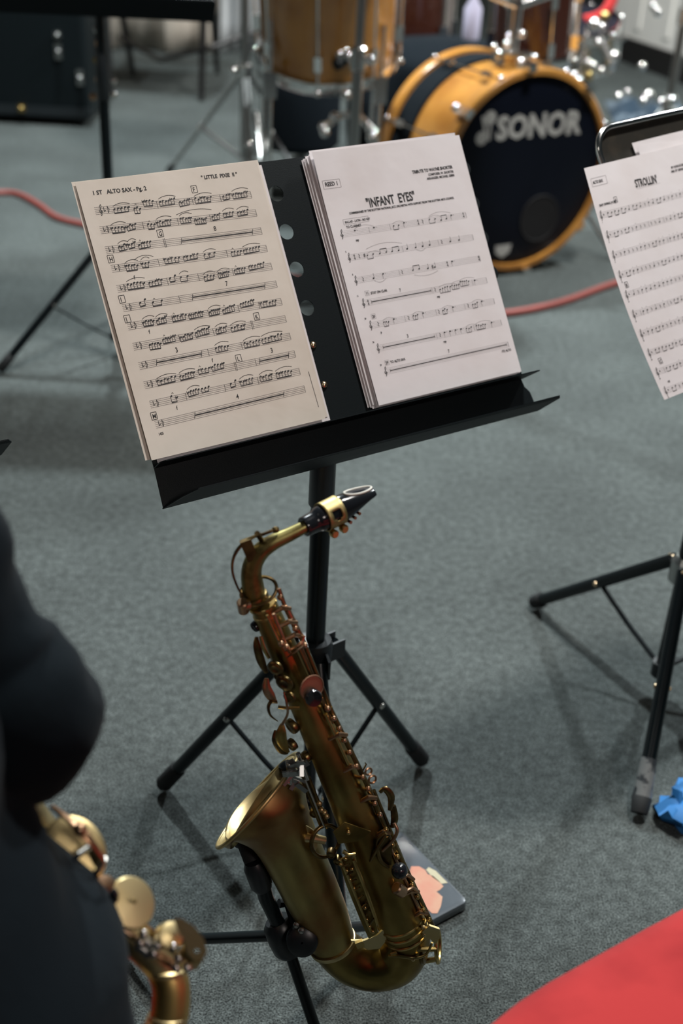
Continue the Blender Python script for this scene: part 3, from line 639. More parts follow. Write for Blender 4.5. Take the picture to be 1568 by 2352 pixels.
ik.arc(.030, .0925, .056, .0925, .003, .00025, 1); ik.arc(.134, .0915, .166, .0915, .0035, .00025, 1); ik.arc(.038, .1175, .088, .1175, .004, .00025, 1)
ik.arc(.038, .1545, .054, .1545, -.003, .00025, 1); ik.arc(.093, .1565, .127, .1565, -.003, .00025, 1); ik.arc(.105, .1275, .118, .1275, -.0025, .00025, 1)
ik.text('"INFANT  EYES"', .0545, .0705, .0150, bold=.00042, squeeze=.66, slope=-.01)
ik.text('COMMISSIONED BY THE SCOTTISH NATIONAL JAZZ ORCHESTRA WITH SUPPORT FROM THE SCOTTISH ARTS COUNCIL', .0285, .0752, .0034, bold=.00013, squeeze=.80)
ik.text('TRIBUTE TO WAYNE SHORTER', .1855, .0388, .0052, 'RIGHT', bold=.00020, squeeze=.8)
ik.text('COMPOSER: W. SHORTER', .1855, .0440, .0040, 'RIGHT', bold=.00012, squeeze=.8)
ik.text('ARRANGER: MICHAEL GIBBS', .1855, .0485, .0040, 'RIGHT', bold=.00012, squeeze=.8)
ik.rect(.0040, .0335, .0270, .0430, .0003, 1); ik.text('REED 1', .0065, .0402, .0066, bold=.00016, squeeze=.85)
ik.rect(.0180, .0800, .0520, .0862, .00025, 1); ik.text('BALLAD - LATIN - NO KEY', .0200, .0846, .0036, bold=.00010)
ik.text('TO CLARINET', .0200, .0905, .0040, bold=.00010)
for t, u, v in (('mp', .028, .1068), ('mp', .1160, .1880), ('p', .0280, .2155), ('mp', .1080, .2415), ('STAY ON CLAR', .0290, .1695, ), ('TO ALTO SAX', .0300, .2515), ('-TO ALTO', .1860, .2680)):
    ik.text(t, u, v, .0040, bold=.00013)
for t, u, v in (('11', .0225, .1690), ('20', .0225, .1965), ('29', .0235, .2515)):
    ik.text(t, u, v, .0048, bold=.00014); ik.rect(u - .0008, v - .0045, u + .0048, v + .0010, .0002, 1)
for t, u, v in (('5', .0105, .1175), ('8', .0115, .1445), ('11', .0100, .1695), ('20', .0120, .1965), ('26', .0140, .2245), ('29', .0155, .2520)): ik.text(t, u, v, .0028, bold=.00008)
ik.build(pageR)

# Strollin' on the right stand ----------------------------------------
GRP_S = 'pages behind the part on the rounded steel stand'
def curlS(u, v):
    t = v / 0.297
    return (-0.0125 * math.sin(PI * t) - 0.003 * max(0, t - .9) * 10 * 0, 0, 0.001 + 0.010 * (1 - u / .21) * math.sin(PI * min(1, t * 1.05)) * 0.3 + wav(41, .001)(u, v))
Sheet(PR + LR * 0.1059 + UR * 0.0188, LR, UR, NR, lift=-0.009, W=0.205, H=0.29, curl=lambda u, v: (0, 0, 0.003 * math.sin(u * 20))).mesh('sheet_music', 'paper', 'white page rising highest behind the Strollin part, rearmost of its stack', GRP_S, 12, 12)
Sheet(PR + LR * 0.108 + UR * 0.0125, (LR - UR * 0.06).normalized(), (UR + LR * 0.06).normalized(), NR, lift=-0.006, W=0.2, H=0.29, curl=lambda u, v: (0, 0, 0.002 * math.sin(u * 25 + 1))).mesh('sheet_music', 'paper', 'white page just behind the Strollin part, fanned slightly lower', GRP_S, 12, 12)
shS = Sheet(PR, LR, UR, NR, lift=0.0, curl=curlS)
pageS = shS.mesh('sheet_music', 'paper', 'printed alto sax part titled Strollin, on the stand at the right edge')
ik = Ink(shS)
ik.rect(.006, .0145, .0325, .0245, .0003, 1); ik.text('ALTO SAX', .0080, .0215, .0052, bold=.00020, squeeze=.72)
ik.text("STROLLIN'", .0790, .0385, .0140, bold=.00042, squeeze=.62, slope=.02); ik.line(.0800, .0405, .1230, .0405, .0002, 1)
ik.text('EASY SWING (=120)', .0085, .0500, .0042, bold=.00014)
ik.text('BY HORACE SILVER', .1500, .0270, .0042, bold=.00014); ik.text('ARR. BY GEORGE', .1480, .0320, .0042, bold=.00014)
rs = random.Random(5)
for r in range(10):
    v = .0605 + .0252 * r; u0 = .0075 + .0015 * (r > 0)
    ik.staff(u0 - .004, .198, v, v + .0015, .0017, .00018); ik.clef(u0 - .001, v + .0005, .0019)
    ik.dot(u0 + .004, v, .0006, .0012); ik.text(str(1 + 4 * r), u0 - .002, v + .0095, .0026, bold=.00006)
    u = u0 + .012
    while u < .192:
        k = rs.random(); vv = v + .0008
        if k < .30: ik.path([(u - .0006, vv - .002), (u + .0007, vv), (u - .0005, vv + .002)], .0006); u += .0075
        elif k < .62: ik.dot(u, vv - .001, .0012, .0010); ik.line(u - .001, vv - .001, u - .001, vv + .004, .0003); ik.dot(u, vv - .0055, .0004); u += .0075
        elif k < .80: group(ik, u, u + .0065, vv, 2, True, .0015, False, .0008, .0012); u += .0125
        elif k < .90: ik.line(u, vv - .0034, u, vv + .0034, .00025); u += .005
        else: ik.dot(u, vv + .001, .0012, .0010); ik.line(u + .001, vv + .001, u + .001, vv - .0045, .0003); u += .0085
for t, u, v in (('A', .0385, .0470), ('B', .0140, .1500), ('C', .0210, .2510)):
    ik.rect(u - .0026, v - .0040, u + .0026, v + .0030, .0005); ik.text(t, u - .0016, v + .0020, .0058, bold=.00012)
ik.text('102', .0180, .2790, .0034, bold=.00012)
ik.build(pageS)
#@@PART2
# ================================================================== SAXOPHONE ON ITS STAND
def sz(py): return 1.08 + (py - 1385) / 745.0 * 0.18
def SP(px, py, dz=0.0): return dep(px, py, sz(py) - dz)
def pr(r, py): return r * sz(py) / FPX
def stube(b, pts, dz=0.0, seg=20, k=5, caps=True, mi=0, flat=1.0):
    """pts (px, py, rpx[, dz])"""
    P = [SP(p[0], p[1], dz + (p[3] if len(p) > 3 else 0)).to_tuple() + (pr(p[2], p[1]),) for p in pts]
    if k > 1: P = catmull(P, k)
    return b.tube([V(p[:3]) for p in P], [p[3] for p in P], seg, caps, mi=mi, flat=flat)

AXC = (SP(600, 1385) + SP(925, 2130)) / 2
sax = empty('alto_saxophone', SP(845, 2270), 'aged brass alto saxophone standing upright in front of the music stand', 'saxophone')
AX = (SP(620, 1430) - SP(880, 2030)).normalized()      # up the body tube
FR = (TOCAM - AX * TOCAM.dot(AX)).normalized()         # towards the viewer
RT = AX.cross(FR); RT = -RT if RT.dot(wv(V((1, 0, 0)))) < 0 else RT
# body tube with bands
b = MB(); stube(b, [(604, 1388, 31), (640, 1470, 34), (690, 1585, 38), (742, 1700, 42), (795, 1815, 48), (850, 1945, 53), (890, 2035, 56), (926, 2125, 55), (932, 2140, 54)], seg=40)
body = b.build('body_tube', 'brass', sax)
def band(b, px, py, r, w=3, dz=0.0):
    c = SP(px, py, dz); b.tube([c - AX * pr(w, py), c - AX * pr(w * .5, py), c + AX * pr(w * .5, py), c + AX * pr(w, py)], [pr(r - 2, py), pr(r, py), pr(r, py), pr(r - 2, py)], 40)
for (x, y, r) in ((604, 1390, 34), (612, 1408, 33), (918, 2108, 57.5), (924, 2122, 58), (930, 2137, 58)):
    b = MB(); band(b, x, y, r, 4); b.build('band', 'goldbrass', body)
# bow
b = MB(); stube(b, [(930, 2138, 55), (931, 2168, 56), (915, 2200, 57), (885, 2215, 57), (845, 2217, 56), (808, 2205, 55), (780, 2184, 53), (764, 2165, 52)], seg=40, k=6)
bow = b.build('bow', 'brass', sax)
c = SP(764, 2166); dd = (SP(745, 2125) - c).normalized(); b = MB(); b.lathe(c, dd, [(pr(50, 2166), -pr(7, 2166)), (pr(56, 2166), -pr(5, 2166)), (pr(57, 2166), 0), (pr(56, 2166), pr(5, 2166)), (pr(50, 2166), pr(7, 2166))], 40); b.build('band', 'bellbrass', bow)
b = MB(); c = SP(858, 2155, 0.022); b.poly([c + RT * x + AX * y for x, y in ((-.022, .010), (-.010, .004), (.004, .004), (.016, .010), (.012, -.006), (.002, -.014), (-.010, -.010))], FR * 0.0025); b.build('bow_guard_plate', 'bellbrass', bow, smooth=False)
# bell: flares to the rim
rimc = dep(592, 1838, 1.194)
n_img = wv(V((-0.735, 0.66, 0.02))).normalized()
rr = 137 * 1.194 / FPX
bp = [(764, 2165, 52), (740, 2105, 60), (712, 2045, 65), (684, 1985, 68), (660, 1935, 72), (643, 1903, 78), (628, 1880, 88)]
P = [SP(*p[:2]).to_tuple() + (pr(p[2], p[1]),) for p in bp]
P += [(rimc - n_img * 0.0085).to_tuple() + (rr * .80,), (rimc - n_img * 0.003).to_tuple() + (rr * .93,), rimc.to_tuple() + (rr * .985,)]
P = catmull(P, 6)
b = MB(); b.tube([V(p[:3]) for p in P], [p[3] for p in P], 56, caps=False, t1=n_img)
bell = b.build('bell', 'bellmix', sax); bell.data.materials.append(MT['bellbrass'])
md = bell.modifiers.new('sheet', 'SOLIDIFY'); md.thickness = 0.0012; md.offset = -1; md.material_offset = 1; md.material_offset_rim = 1
b = MB(); b.ring(rimc + n_img * 0.0004, n_img, rr, 0.0021, 72, 10); b.build('bell_rim', 'bellbrass', bell)
# diamond brace plate on the bell and ring brace to the body
b = MB(); c = SP(700, 1922, 0.020)
dr = (SP(676, 1890, .02) - SP(725, 1965, .02)).normalized(); sr = dr.cross(FR).normalized()
pl = []
for t in range(24):
    a = 2 * PI * t / 24; x = math.cos(a); y = math.sin(a); pl.append(c + dr * 0.020 * x * (0.75 + .25 * abs(x)) + sr * 0.012 * y * (1 - .25 * abs(x)))
b.poly(pl, FR * 0.0016); b.tube([c + FR * .001, SP(722, 1925, .026), SP(745, 1930, .022)], [.0052, .0045, .004], 14)
b.build('brace_plate', 'bellbrass', sax)
cb = SP(747, 1932, 0.024); nn = (FR * .75 - sr * .2 + RT * .5).normalized()
b = MB(); b.ring(cb, nn, 0.0155, 0.0021, 40, 10, ry=0.0185, xdir=RT); b.build('body_to_bell_ring', 'darkbrass', sax)
# neck
b = MB(); nk = [(583, 1376, 26.5, 0), (581, 1350, 26, 0), (577, 1320, 24, 0), (582, 1292, 22.5, 0), (600, 1265, 21, -.002), (628, 1245, 19, -.006), (660, 1230, 17, -.012), (690, 1215, 15.5, -.018), (715, 1202, 14.5, -.023)]
stube(b, nk, seg=32, k=5)
neck = b.build('neck', 'neckbrass', sax)
cn = SP(584, 1374); b = MB(); b.lathe(cn, AX, [(pr(27, 1374), -.004), (pr(33, 1374), -.003), (pr(34, 1374), 0), (pr(33, 1374), .003), (pr(27, 1374), .004)], 36); b.build('tenon_collar', 'darkbrass', neck)
# receiver clamp screw
b = MB(); b.tube([SP(572, 1388, .012), SP(553, 1391, .016)], [.0052, .006], 14); b.cyl(SP(556, 1382, .018), SP(560, 1404, .012), .0052, bev=.001); b.build('neck_screw', 'copper', sax)
# octave key on the neck
b = MB()
ring_c = SP(594, 1357, 0.004); rn_ = (AX * .62 + FR * .78 + RT * .05).normalized()
b.ring(ring_c, rn_, pr(42, 1357), 0.0016, 40, 8, ry=pr(31, 1357), xdir=RT)
stube(b, [(558, 1370, 3.6, .010), (545, 1348, 4.2, .012), (534, 1315, 5, .012), (535, 1285, 5.5, .010), (549, 1258, 6, .006), (575, 1237, 6, .002), (600, 1226, 5, .0)], seg=10, flat=.6)
stube(b, [(590, 1232, 4.5, 0), (612, 1224, 4, -.002), (634, 1215, 4.5, -.006)], seg=10)
b.cyl(SP(633, 1222, -.004), SP(632, 1212, -.008), .0034, bev=.0008)
b.cyl(SP(590, 1225, .006), SP(604, 1246, -.008), .0024); b.box(SP(572, 1262, .004), RT * .005, AX * .010, FR * .003)
b.build('octave_key', 'darkbrass', sax)
# mouthpiece
m0 = SP(697, 1211, -.019); m1 = dep(856, 1130, sz(1211) + .052)
md_ = (m1 - m0).normalized(); Lm = (m1 - m0).length
upm = (wv(V((0.0, 1, 0.45))) - md_ * wv(V((0, 1, .45))).dot(md_)).normalized(); sdm = md_.cross(upm)
def mouth_ring(t, ru, rd, rs, n=28):
    """section: upper / lower / side radii"""
    c = m0 + md_ * (Lm * t); o = []
    for k in range(n):
        a = 2 * PI * k / n; s_, c_ = math.sin(a), math.cos(a)
        o.append(c + upm * ((ru if c_ > 0 else rd) * c_) + sdm * rs * s_)
    return o
secs = [(0, .0082, .0082, .0082), (.01, .0092, .0092, .0092), (.10, .0094, .0094, .0094), (.16, .0098, .0098, .0098), (.24, .0118, .0118, .0116), (.50, .0125, .0120, .0121), (.60, .0118, .0112, .0121), (.75, .0100, .0066, .0112), (.9, .0072, .0008, .0095), (.98, .0054, -.0030, .0076), (1.0, .0045, -.0036, .0060)]
secs = catmull(secs, 3)
b = MB(); vs = []; fs = []
for s_ in secs: vs += mouth_ring(*s_)
n = 28; ns = len(secs)
for i in range(ns - 1):
    for k in range(n): l = (k + 1) % n; fs.append((i * n + k, i * n + l, (i + 1) * n + l, (i + 1) * n + k))
fs.append(tuple(range(n))); fs.append(tuple((ns - 1) * n + k for k in reversed(range(n)))); b.add(vs, fs)
mp = b.build('mouthpiece', 'ebonite', sax, ang=60)
# window: pale rim with dark opening
def ontop(t, s, lift=0.0):
    import bisect
    i = 0
    while i < len(secs) - 2 and secs[i + 1][0] < t: i += 1
    a, c = secs[i], secs[i + 1]; f = (t - a[0]) / max(c[0] - a[0], 1e-6)
    ru = a[1] + (c[1] - a[1]) * f; rs_ = a[3] + (c[3] - a[3]) * f
    return m0 + md_ * (Lm * t) + upm * (ru * math.sqrt(max(0, 1 - (s / rs_) ** 2)) + lift) + sdm * s
wnd = []
for k in range(32):
    a = 2 * PI * k / 32; t = .80 + .185 * math.cos(a); s_ = .0060 * math.sin(a) * (1.05 - .45 * (t - .6))
    wnd.append(ontop(min(t, .995), s_, 0.0006))
b = MB(); b.tube(wnd, .0011, 8, closed=True); b.build('facing_rim', 'facing', mp)
b = MB(); cw = sum(wnd, V((0, 0, 0))) / 32; b.add(wnd + [cw], [(k, (k + 1) % 32, 32) for k in range(32)]); b.build('window', 'hole', mp)
b = MB()
for k in range(7): b.ball(ontop(.80 + .02 * k, .0016 * math.sin(k * 2.1), .0012), .0012, 8)
b.build('reed_debris', 'facing', mp) if False else None
# ligature
b = MB(); r0 = .0129
vs = []; fs = []; n = 40; rows = 9
for j in range(rows):
    t = .265 + .235 * j / (rows - 1)
    for k in range(n):
        a = 2 * PI * k / n; rr_ = r0 + .0002 * (j in (0, rows - 1)); vs.append(m0 + md_ * Lm * t + upm * rr_ * math.cos(a) + sdm * rr_ * math.sin(a))
def cut(j, k):
    a = (k + .5) * 2 * PI / n; a = a if a < PI else a - 2 * PI
    for s_ in (-1, 1):
        if ((a - s_ * 1.30) / .42) ** 2 + ((j - 3.5) / 2.3) ** 2 < 1: return True
    return False
for j in range(rows - 1):
    for k in range(n):
        if not cut(j, k): l = (k + 1) % n; fs.append((j * n + k, j * n + l, (j + 1) * n + l, (j + 1) * n + k))
b.add(vs, fs); lig = b.build('ligature', 'dullbrass', sax); md = lig.modifiers.new('t', 'SOLIDIFY'); md.thickness = .0007; md.offset = 1
for t in (.31, .45):
    b = MB(); c = m0 + md_ * Lm * t - upm * .0150; b.cyl(c - sdm * .009, c + sdm * .006, .0013); b.cyl(c + sdm * .006, c + sdm * .012, .0038, bev=.0008); b.cyl(c - sdm * .010, c - sdm * .006, .0026); b.build('ligature_screw', 'goldbrass', lig)
b = MB()
for q_ in range(4):
    c = m0 + md_ * Lm * (.50 + .07 * q_) - upm * (.0155 - .002 * q_); b.ball(c, .0028, 10); b.cyl(c, c + sdm * .008, .0015)
b.build('ligature_arm', 'copper', lig)

# ---- keywork
def rod(pts, r, mtl='copper', nm='key_rod', seg=10, k=1):
    b = MB(); stube(b, [(p[0], p[1], r) + tuple(p[2:3]) for p in pts], seg=seg, k=k); return b.build(nm, mtl, sax)
def post(px, py, dz, mtl='copper', r=.0030):
    b = MB(); c = SP(px, py, dz); b.ball(c, r, 10); b.cyl(c, SP(px, py, dz - .012), r * .55, r * .8); return b.build('key_post', mtl, sax)
rod([(640, 1352, .006), (656, 1398, .012), (676, 1440, .014)], 5, 'copper')
rod([(660, 1400, .014), (700, 1482, .014)], 7, 'copper')
rod([(700, 1482, .012), (772, 1660, .012)], 5.5, 'darkbrass')
rod([(684, 1482, .018), (735, 1600, .018)], 4.5, 'darkbrass')
rod([(692, 1486, .006), (764, 1660, .006)], 4.5, 'copper')
rod([(757, 1625, .014), (842, 1800, .014)], 6, 'darkbrass')
rod([(748, 1640, .020), (800, 1755, .020)], 4.5, 'goldbrass')
rod([(842, 1800, .012), (905, 1955, .012)], 6.5, 'darkbrass')
rod([(858, 1815, .006), (930, 1990, .006)], 4.5, 'darkbrass')
rod([(905, 1940, .010), (993, 2128, .010)], 6.5, 'darkbrass')
rod([(897, 1948, .016), (962, 2090, .016)], 3.6, 'copper')
rod([(613, 1413, .034), (645, 1484, .034)], 3.0, 'goldbrass')
rod([(628, 1410, .032), (665, 1500, .032)], 3.4, 'copper')
for (x, y, dz) in ((643, 1372, .010), (655, 1396, .016), (668, 1424, .016), (678, 1444, .018), (694, 1478, .018), (657, 1486, .036), (646, 1478, .036), (700, 1482, .02), (752, 1628, .022), (766, 1650, .020), (778, 1672, .016), (790, 1700, .018), (802, 1728, .018), (818, 1760, .018), (832, 1785, .018), (845, 1812, .018), (860, 1845, .018), (872, 1872, .016), (886, 1905, .016), (900, 1940, .018), (912, 1968, .018), (930, 2002, .016), (946, 2032, .016), (958, 2060, .016), (972, 2090, .016), (985, 2112, .014)):
    post(x, y, dz, 'copper' if y < 1900 else 'goldbrass')
# key bridges between body and right-hand rods
for (x, y) in ((640, 1400), (655, 1432), (668, 1462), (770, 1690), (800, 1765), (838, 1835), (870, 1915), (935, 2050), (955, 2100)):
    b = MB(); b.tube([SP(x - 14, y + 8, .018), SP(x + 8, y - 4, .022), SP(x + 26, y - 2, .014)], [.0020, .0026, .0020], 8); b.build('key_arm', 'copper', sax)
# lever with pink sheen at (670,1480)
b = MB(); stube(b, [(655, 1494, 5, .030), (675, 1488, 7, .034), (694, 1473, 6, .030)], seg=10, flat=.4); stube(b, [(660, 1510, 3, .03), (676, 1498, 6, .036), (696, 1483, 4, .032)], seg=10, flat=.5); stube(b, [(690, 1484, 4, .03), (697, 1460, 5, .026)], seg=8)
b.build('side_key', 'copper', sax)
# thumb hook plate and black thumb rest
b = MB(); c = SP(714, 1578, .030); nk_ = (FR * .85 + RT * .35).normalized()
b.lathe(c, nk_, [(.0003, .0), (.0112, .0), (.0122, .0008), (.0122, .0016), (.0003, .0022)], 32); b.ring(c + nk_ * .0015, nk_, .0117, .0008, 40, 6); b.build('thumb_plate', 'darkcopper', sax)
b = MB(); c = SP(719, 1602, .038); nk_ = (FR * .9 + RT * .25 - AX * .1).normalized()
b.lathe(c, nk_, [(.008, -.004), (.0088, -.001), (.0094, .0012), (.0085, .003), (.005, .0022), (.0003, .0018)], 32, sx=.86, xdir=RT); b.build('thumb_rest', 'ebonite', sax)
# palm keys at the left
b = MB(); b.cup(SP(585, 1440, .004), -RT * .8 + FR * .6, .0052, .004); b.build('pearl_touch', 'ebonite', sax)
for pts, mtl in (([(589, 1463, 4, .012), (590, 1485, 9, .014), (600, 1520, 10, .012), (612, 1545, 5, .010)], 'darkbrass'),
                 ([(598, 1462, 4, .020), (606, 1490, 5, .020), (618, 1512, 4, .018)], 'goldbrass'),
                 ([(612, 1558, 5, .010), (612, 1580, 11, .012), (622, 1600, 11, .012), (632, 1612, 5, .012)], 'copper')):
    b = MB(); stube(b, pts, seg=14, flat=.45); b.build('palm_key', mtl, sax)
for (x, y, r, dz) in ((632, 1536, 19, .030), (652, 1570, 21, .034), (640, 1556, 13, .026), (664, 1602, 15, .032)):
    b = MB(); b.cup(SP(x, y, dz), (FR * .82 - RT * .55).normalized(), pr(r, y), .0022); b.build('key_cup', 'darkbrass', sax)
b = MB(); stube(b, [(636, 1612, 6, .012), (622, 1612, 6, .014), (616, 1625, 6, .016), (621, 1643, 5, .016), (637, 1656, 2.5, .014)], seg=12, flat=.5); b.build('thumb_hook', 'darkbrass', sax)
b = MB(); stube(b, [(652, 1590, 2.5, .03), (658, 1615, 3, .032), (660, 1640, 3, .03), (648, 1664, 4, .028)], seg=8); b.build('lever', 'copper', sax)
b = MB(); stube(b, [(648, 1662, 4, .028), (646, 1680, 11, .030), (646, 1700, 13, .028), (654, 1718, 9, .024), (662, 1728, 4, .022)], seg=18, flat=.35)
b.build('table_key', 'brass', sax)
b = MB(); stube(b, [(634, 1678, 5, .018), (634, 1700, 10, .020), (648, 1724, 10, .018), (662, 1728, 5, .018)], seg=14, flat=.5); b.build('table_key', 'darkbrass', sax)
b = MB(); stube(b, [(640, 1624, 4, .022), (660, 1626, 4, .026), (688, 1626, 4, .026)], seg=8); b.build('key_rod', 'goldbrass', sax)
for (x, y, r, dz) in ((668, 1670, 19, .010), (668, 1712, 15, .006), (700, 1740, 14, .008)):
    b = MB(); b.cup(SP(x, y, dz), (FR * .5 - RT * .8).normalized(), pr(r, y), .004); b.build('key_cup', 'darkbrass', sax)
# left-hand cluster above the bell rim
rc = random.Random(9)
b = MB()
for k in range(14):
    x = 664 + rc.random() * 40; y = 1752 + rc.random() * 60; c = SP(x, y, .020 + rc.random() * .010)
    d1 = (RT * rc.uniform(-1, 1) + AX * rc.uniform(-.6, .6) + FR * rc.uniform(-.3, .3)).normalized(); d2 = d1.cross(FR).normalized()
    b.box(c, d1 * rc.uniform(.004, .0095), d2 * rc.uniform(.0014, .003), FR * .0012)
b.build('cluster_levers', 'chrome_dull', sax)
b = MB()
for (x0, y0, x1, y1) in ((660, 1748, 668, 1800), (684, 1730, 706, 1790), (650, 1790, 668, 1800)): b.cyl(SP(x0, y0, .022), SP(x1, y1, .022), .0022)
b.build('cluster_rods', 'steel', sax)
for (x, y, w, h) in ((662, 1800, 5, 22), (654, 1812, 4, 20), (668, 1826, 3, 22)):
    b = MB(); b.box(SP(x, y, .020), RT * pr(w, y), AX * pr(h, y), FR * .002); b.build('cluster_key', 'brass', sax, smooth=False)
b = MB(); b.cup(SP(652, 1768, .010), (FR * .4 - RT * .9).normalized(), pr(17, 1768), .006); b.build('key_cup', 'nylon', sax)
# twin long rods between bell and body
rod([(694, 1785, .018), (740, 1900, .018)], 6, 'darkbrass'); rod([(708, 1785, .014), (752, 1900, .014)], 5, 'darkbrass')
rod([(700, 1790, .024), (744, 1898, .024)], 2.5, 'steel')
for (x, y) in ((733, 1845), (738, 1860), (750, 1875), (745, 1866)): post(x, y, .016, 'bellbrass')
# perforated side panel between body and bell
b = MB(); pc = []
for (x, y) in ((776, 1975), (800, 1962), (820, 1990), (846, 2065), (868, 2140), (846, 2154), (826, 2110), (798, 2040)): pc.append(SP(x, y, .040))
b.poly(pc, FR * .0016); b.build('key_guard_panel', 'brass', sax, smooth=False)
for (x, y) in ((782, 1985), (793, 1972), (796, 2000), (803, 2020), (812, 2040), (838, 2085), (842, 2112), (848, 2128), (856, 2140), (808, 1996)): post(x, y, .045, 'goldbrass', .0022)
b = MB(); b.tube([SP(782, 1975, .044), SP(806, 2030, .046), SP(830, 2090, .046), SP(852, 2140, .044)], .0016, 8); b.tube([SP(812, 1975, .044), SP(838, 2040, .046), SP(866, 2120, .044)], .0018, 8)
b.build('guard_rods', 'goldbrass', sax)
b = MB()
for q_ in range(8): b.tube([SP(786 + 9 * q_, 1990 + 19 * q_, .046), SP(802 + 8 * q_, 1984 + 18 * q_, .046)], .0011, 6)
b.build('guard_springs', 'darkbrass', sax)
# right lower levers
for pts, mtl, fl in (([(850, 1978, 3, .03), (866, 1950, 4, .034), (886, 1915, 4, .030), (870, 1925, 4, .030), (866, 1940, 4, .03), (873, 1975, 5, .032), (893, 1992, 3, .030)], 'darkbrass', 1),
                     ([(878, 1955, 3.5, .030), (902, 1930, 4, .030), (912, 1908, 4.5, .028), (905, 1890, 4, .024)], 'copper', 1),
                     ([(895, 1860, 5, .010), (898, 1830, 9, .012), (884, 1812, 8, .012), (872, 1820, 5, .014)], 'darkbrass', .6),
                     ([(902, 1850, 7, .008), (906, 1880, 9, .008), (900, 1900, 5, .008)], 'darkbrass', .6)):
    b = MB(); stube(b, pts, seg=10, flat=fl); b.build('side_lever', mtl, sax)
b = MB(); vs = [SP(x, y, .026) for (x, y) in ((866, 1928), (892, 1920), (900, 1935), (898, 1985), (880, 1985), (870, 1960))]; b.poly(vs, FR * .0015); b.build('lever_plate', 'darkbrass', sax, smooth=False)
b = MB(); c = SP(917, 2000, .034); b.ball(c, .0083, 22); b.build('roller', 'ebonite', sax)
b = MB(); b.cyl(SP(908, 2038, .036), SP(926, 2050, .030), .0062, bev=.0015); b.build('roller', 'copper', sax)
b = MB(); stube(b, [(922, 2018, 5, .03), (935, 2010, 4.5, .026), (950, 2020, 4, .020)], seg=8); stube(b, [(930, 2048, 5, .03), (946, 2040, 4.5, .024), (958, 2046, 4, .018)], seg=8); b.build('roller_bracket', 'copper', sax)
for (x, y, r) in ((855, 1790, 9), (846, 1772, 8)):
    b = MB(); b.ring(SP(x, y, .026), (FR * .9 + RT * .3).normalized(), pr(r, y), .0011, 24, 6); b.build('key_ring', 'copper', sax)
rod([(832, 1772, .014), (841, 1755, .010), (838, 1752, .010)], 1.8, 'darkbrass', 'needle_spring', 6)
b = MB(); c = SP(800, 1920, .036); b.poly([c + RT * x + AX * y for x, y in ((-.012, .012), (.002, .018), (.022, -.004), (.008, -.010), (-.012, -.004))], FR * .001); b.build('pad_plate', 'brass', sax, smooth=False)
b = MB(); b.ball(SP(800, 1912, .040), .0025, 10); b.ball(SP(812, 1962, .042), .0025, 10); b.tube([SP(788, 1955, .042), SP(800, 1964, .044), SP(812, 1960, .042), SP(816, 1978, .04)], .0022, 8); b.build('key_foot', 'goldbrass', sax)
for (x, y, r, dz) in ((760, 1962, 11, .030), (775, 1978, 10, .032), (722, 1868, 12, .012)):
    b = MB(); b.cup(SP(x, y, dz), (FR * .8 - RT * .3).normalized(), pr(r, y), .005); b.build('key_cup', 'darkbrass', sax)
# low C key with its guard at the bottom right
cC = SP(975, 2172, .006); nC = (RT * .93 + FR * .30 - AX * .2).normalized()
b = MB(); b.lathe(cC, nC, [(.0185, -.012), (.0185, -.004), (.0195, -.003), (.0195, .0), (.014, .002), (.0005, .003)], 32); b.build('key_cup', 'darkbrass', sax)
b = MB(); xg, yg = perp(nC); cg = cC + nC * .014
b.ring(cg, nC, .0165, .0022, 32, 8)
for k in range(3):
    a = 2 * PI * k / 3 + .9; d_ = xg * math.cos(a) + yg * math.sin(a)
    b.tube([cg + d_ * .0165, cg + d_ * .0195 - nC * .012, cg + d_ * .021 - nC * .024], [.0026, .0030, .0026], 8)
b.build('key_guard', 'goldbrass', sax)
b = MB(); b.poly([SP(x, y, .030) for (x, y) in ((968, 2136), (985, 2122), (1008, 2130), (1008, 2150), (998, 2165), (984, 2150), (975, 2158))], FR * .003); b.build('guard_foot', 'bellbrass', sax, smooth=False)
b = MB(); stube(b, [(893, 2196, 3.5, .030), (915, 2196, 4, .034), (955, 2200, 3.4, .034), (980, 2190, 3, .032), (992, 2165, 3, .030)], seg=8); stube(b, [(898, 2192, 5, .03), (912, 2187, 5, .03)], seg=8, k=2)
b.build('key_arm', 'goldbrass', sax)
for (x, y, dz) in ((972, 2130, .030), (974, 2146, .032), (948, 2203, .034)): post(x, y, dz, 'bellbrass', .0026)
b = MB(); b.box(SP(826, 2168, .040), RT * .004, AX * .004, FR * .002); b.build('bow_stud', 'goldbrass', bow)

# saxophone stand ------------------------------------------------------
ss = empty('saxophone_stand', atz(660, 2290), 'black folding stand holding up the saxophone, three thin legs', 'instrument stand')
hubp = dep(652, 2148, 1.262)
def D(px, py, d): return dep(px, py, d)
b = MB(); b.tube([hubp, D(610, 2060, 1.235), D(598, 2010, 1.225)], [.0080, .0080, .0080], 16); b.build('upright_tube', 'blackpole', ss)
b = MB(); b.tube([D(606, 2042, 1.232), D(600, 2030, 1.230), D(586, 1990, 1.222), D(582, 1978, 1.22)], [.0090, .0118, .0122, .0095], 18); b.build('clutch', 'nylon', ss)
b = MB(); b.tube([D(582, 1978, 1.22), D(568, 1937, 1.225), D(558, 1924, 1.235)], [.0098, .0105, .0115], 16); b.ball(D(556, 1922, 1.238), .0125, 14); b.build('bell_rest', 'rubber', ss)
b = MB(); c = D(556, 1924, 1.224); b.lathe(c, TOCAM, [(.004, 0), (.0036, .001), (.0004, .002)], 12); b.build('rivet', 'steel', ss)
ax_ = wv(V((-.35, .9, .25))).normalized()
b = MB(); b.lathe(hubp - ax_ * .022, ax_, [(.001, 0), (.014, 0), (.0175, .006), (.0185, .020), (.0175, .036), (.013, .042), (.001, .042)], 26); b.build('hub', 'nylon', ss)
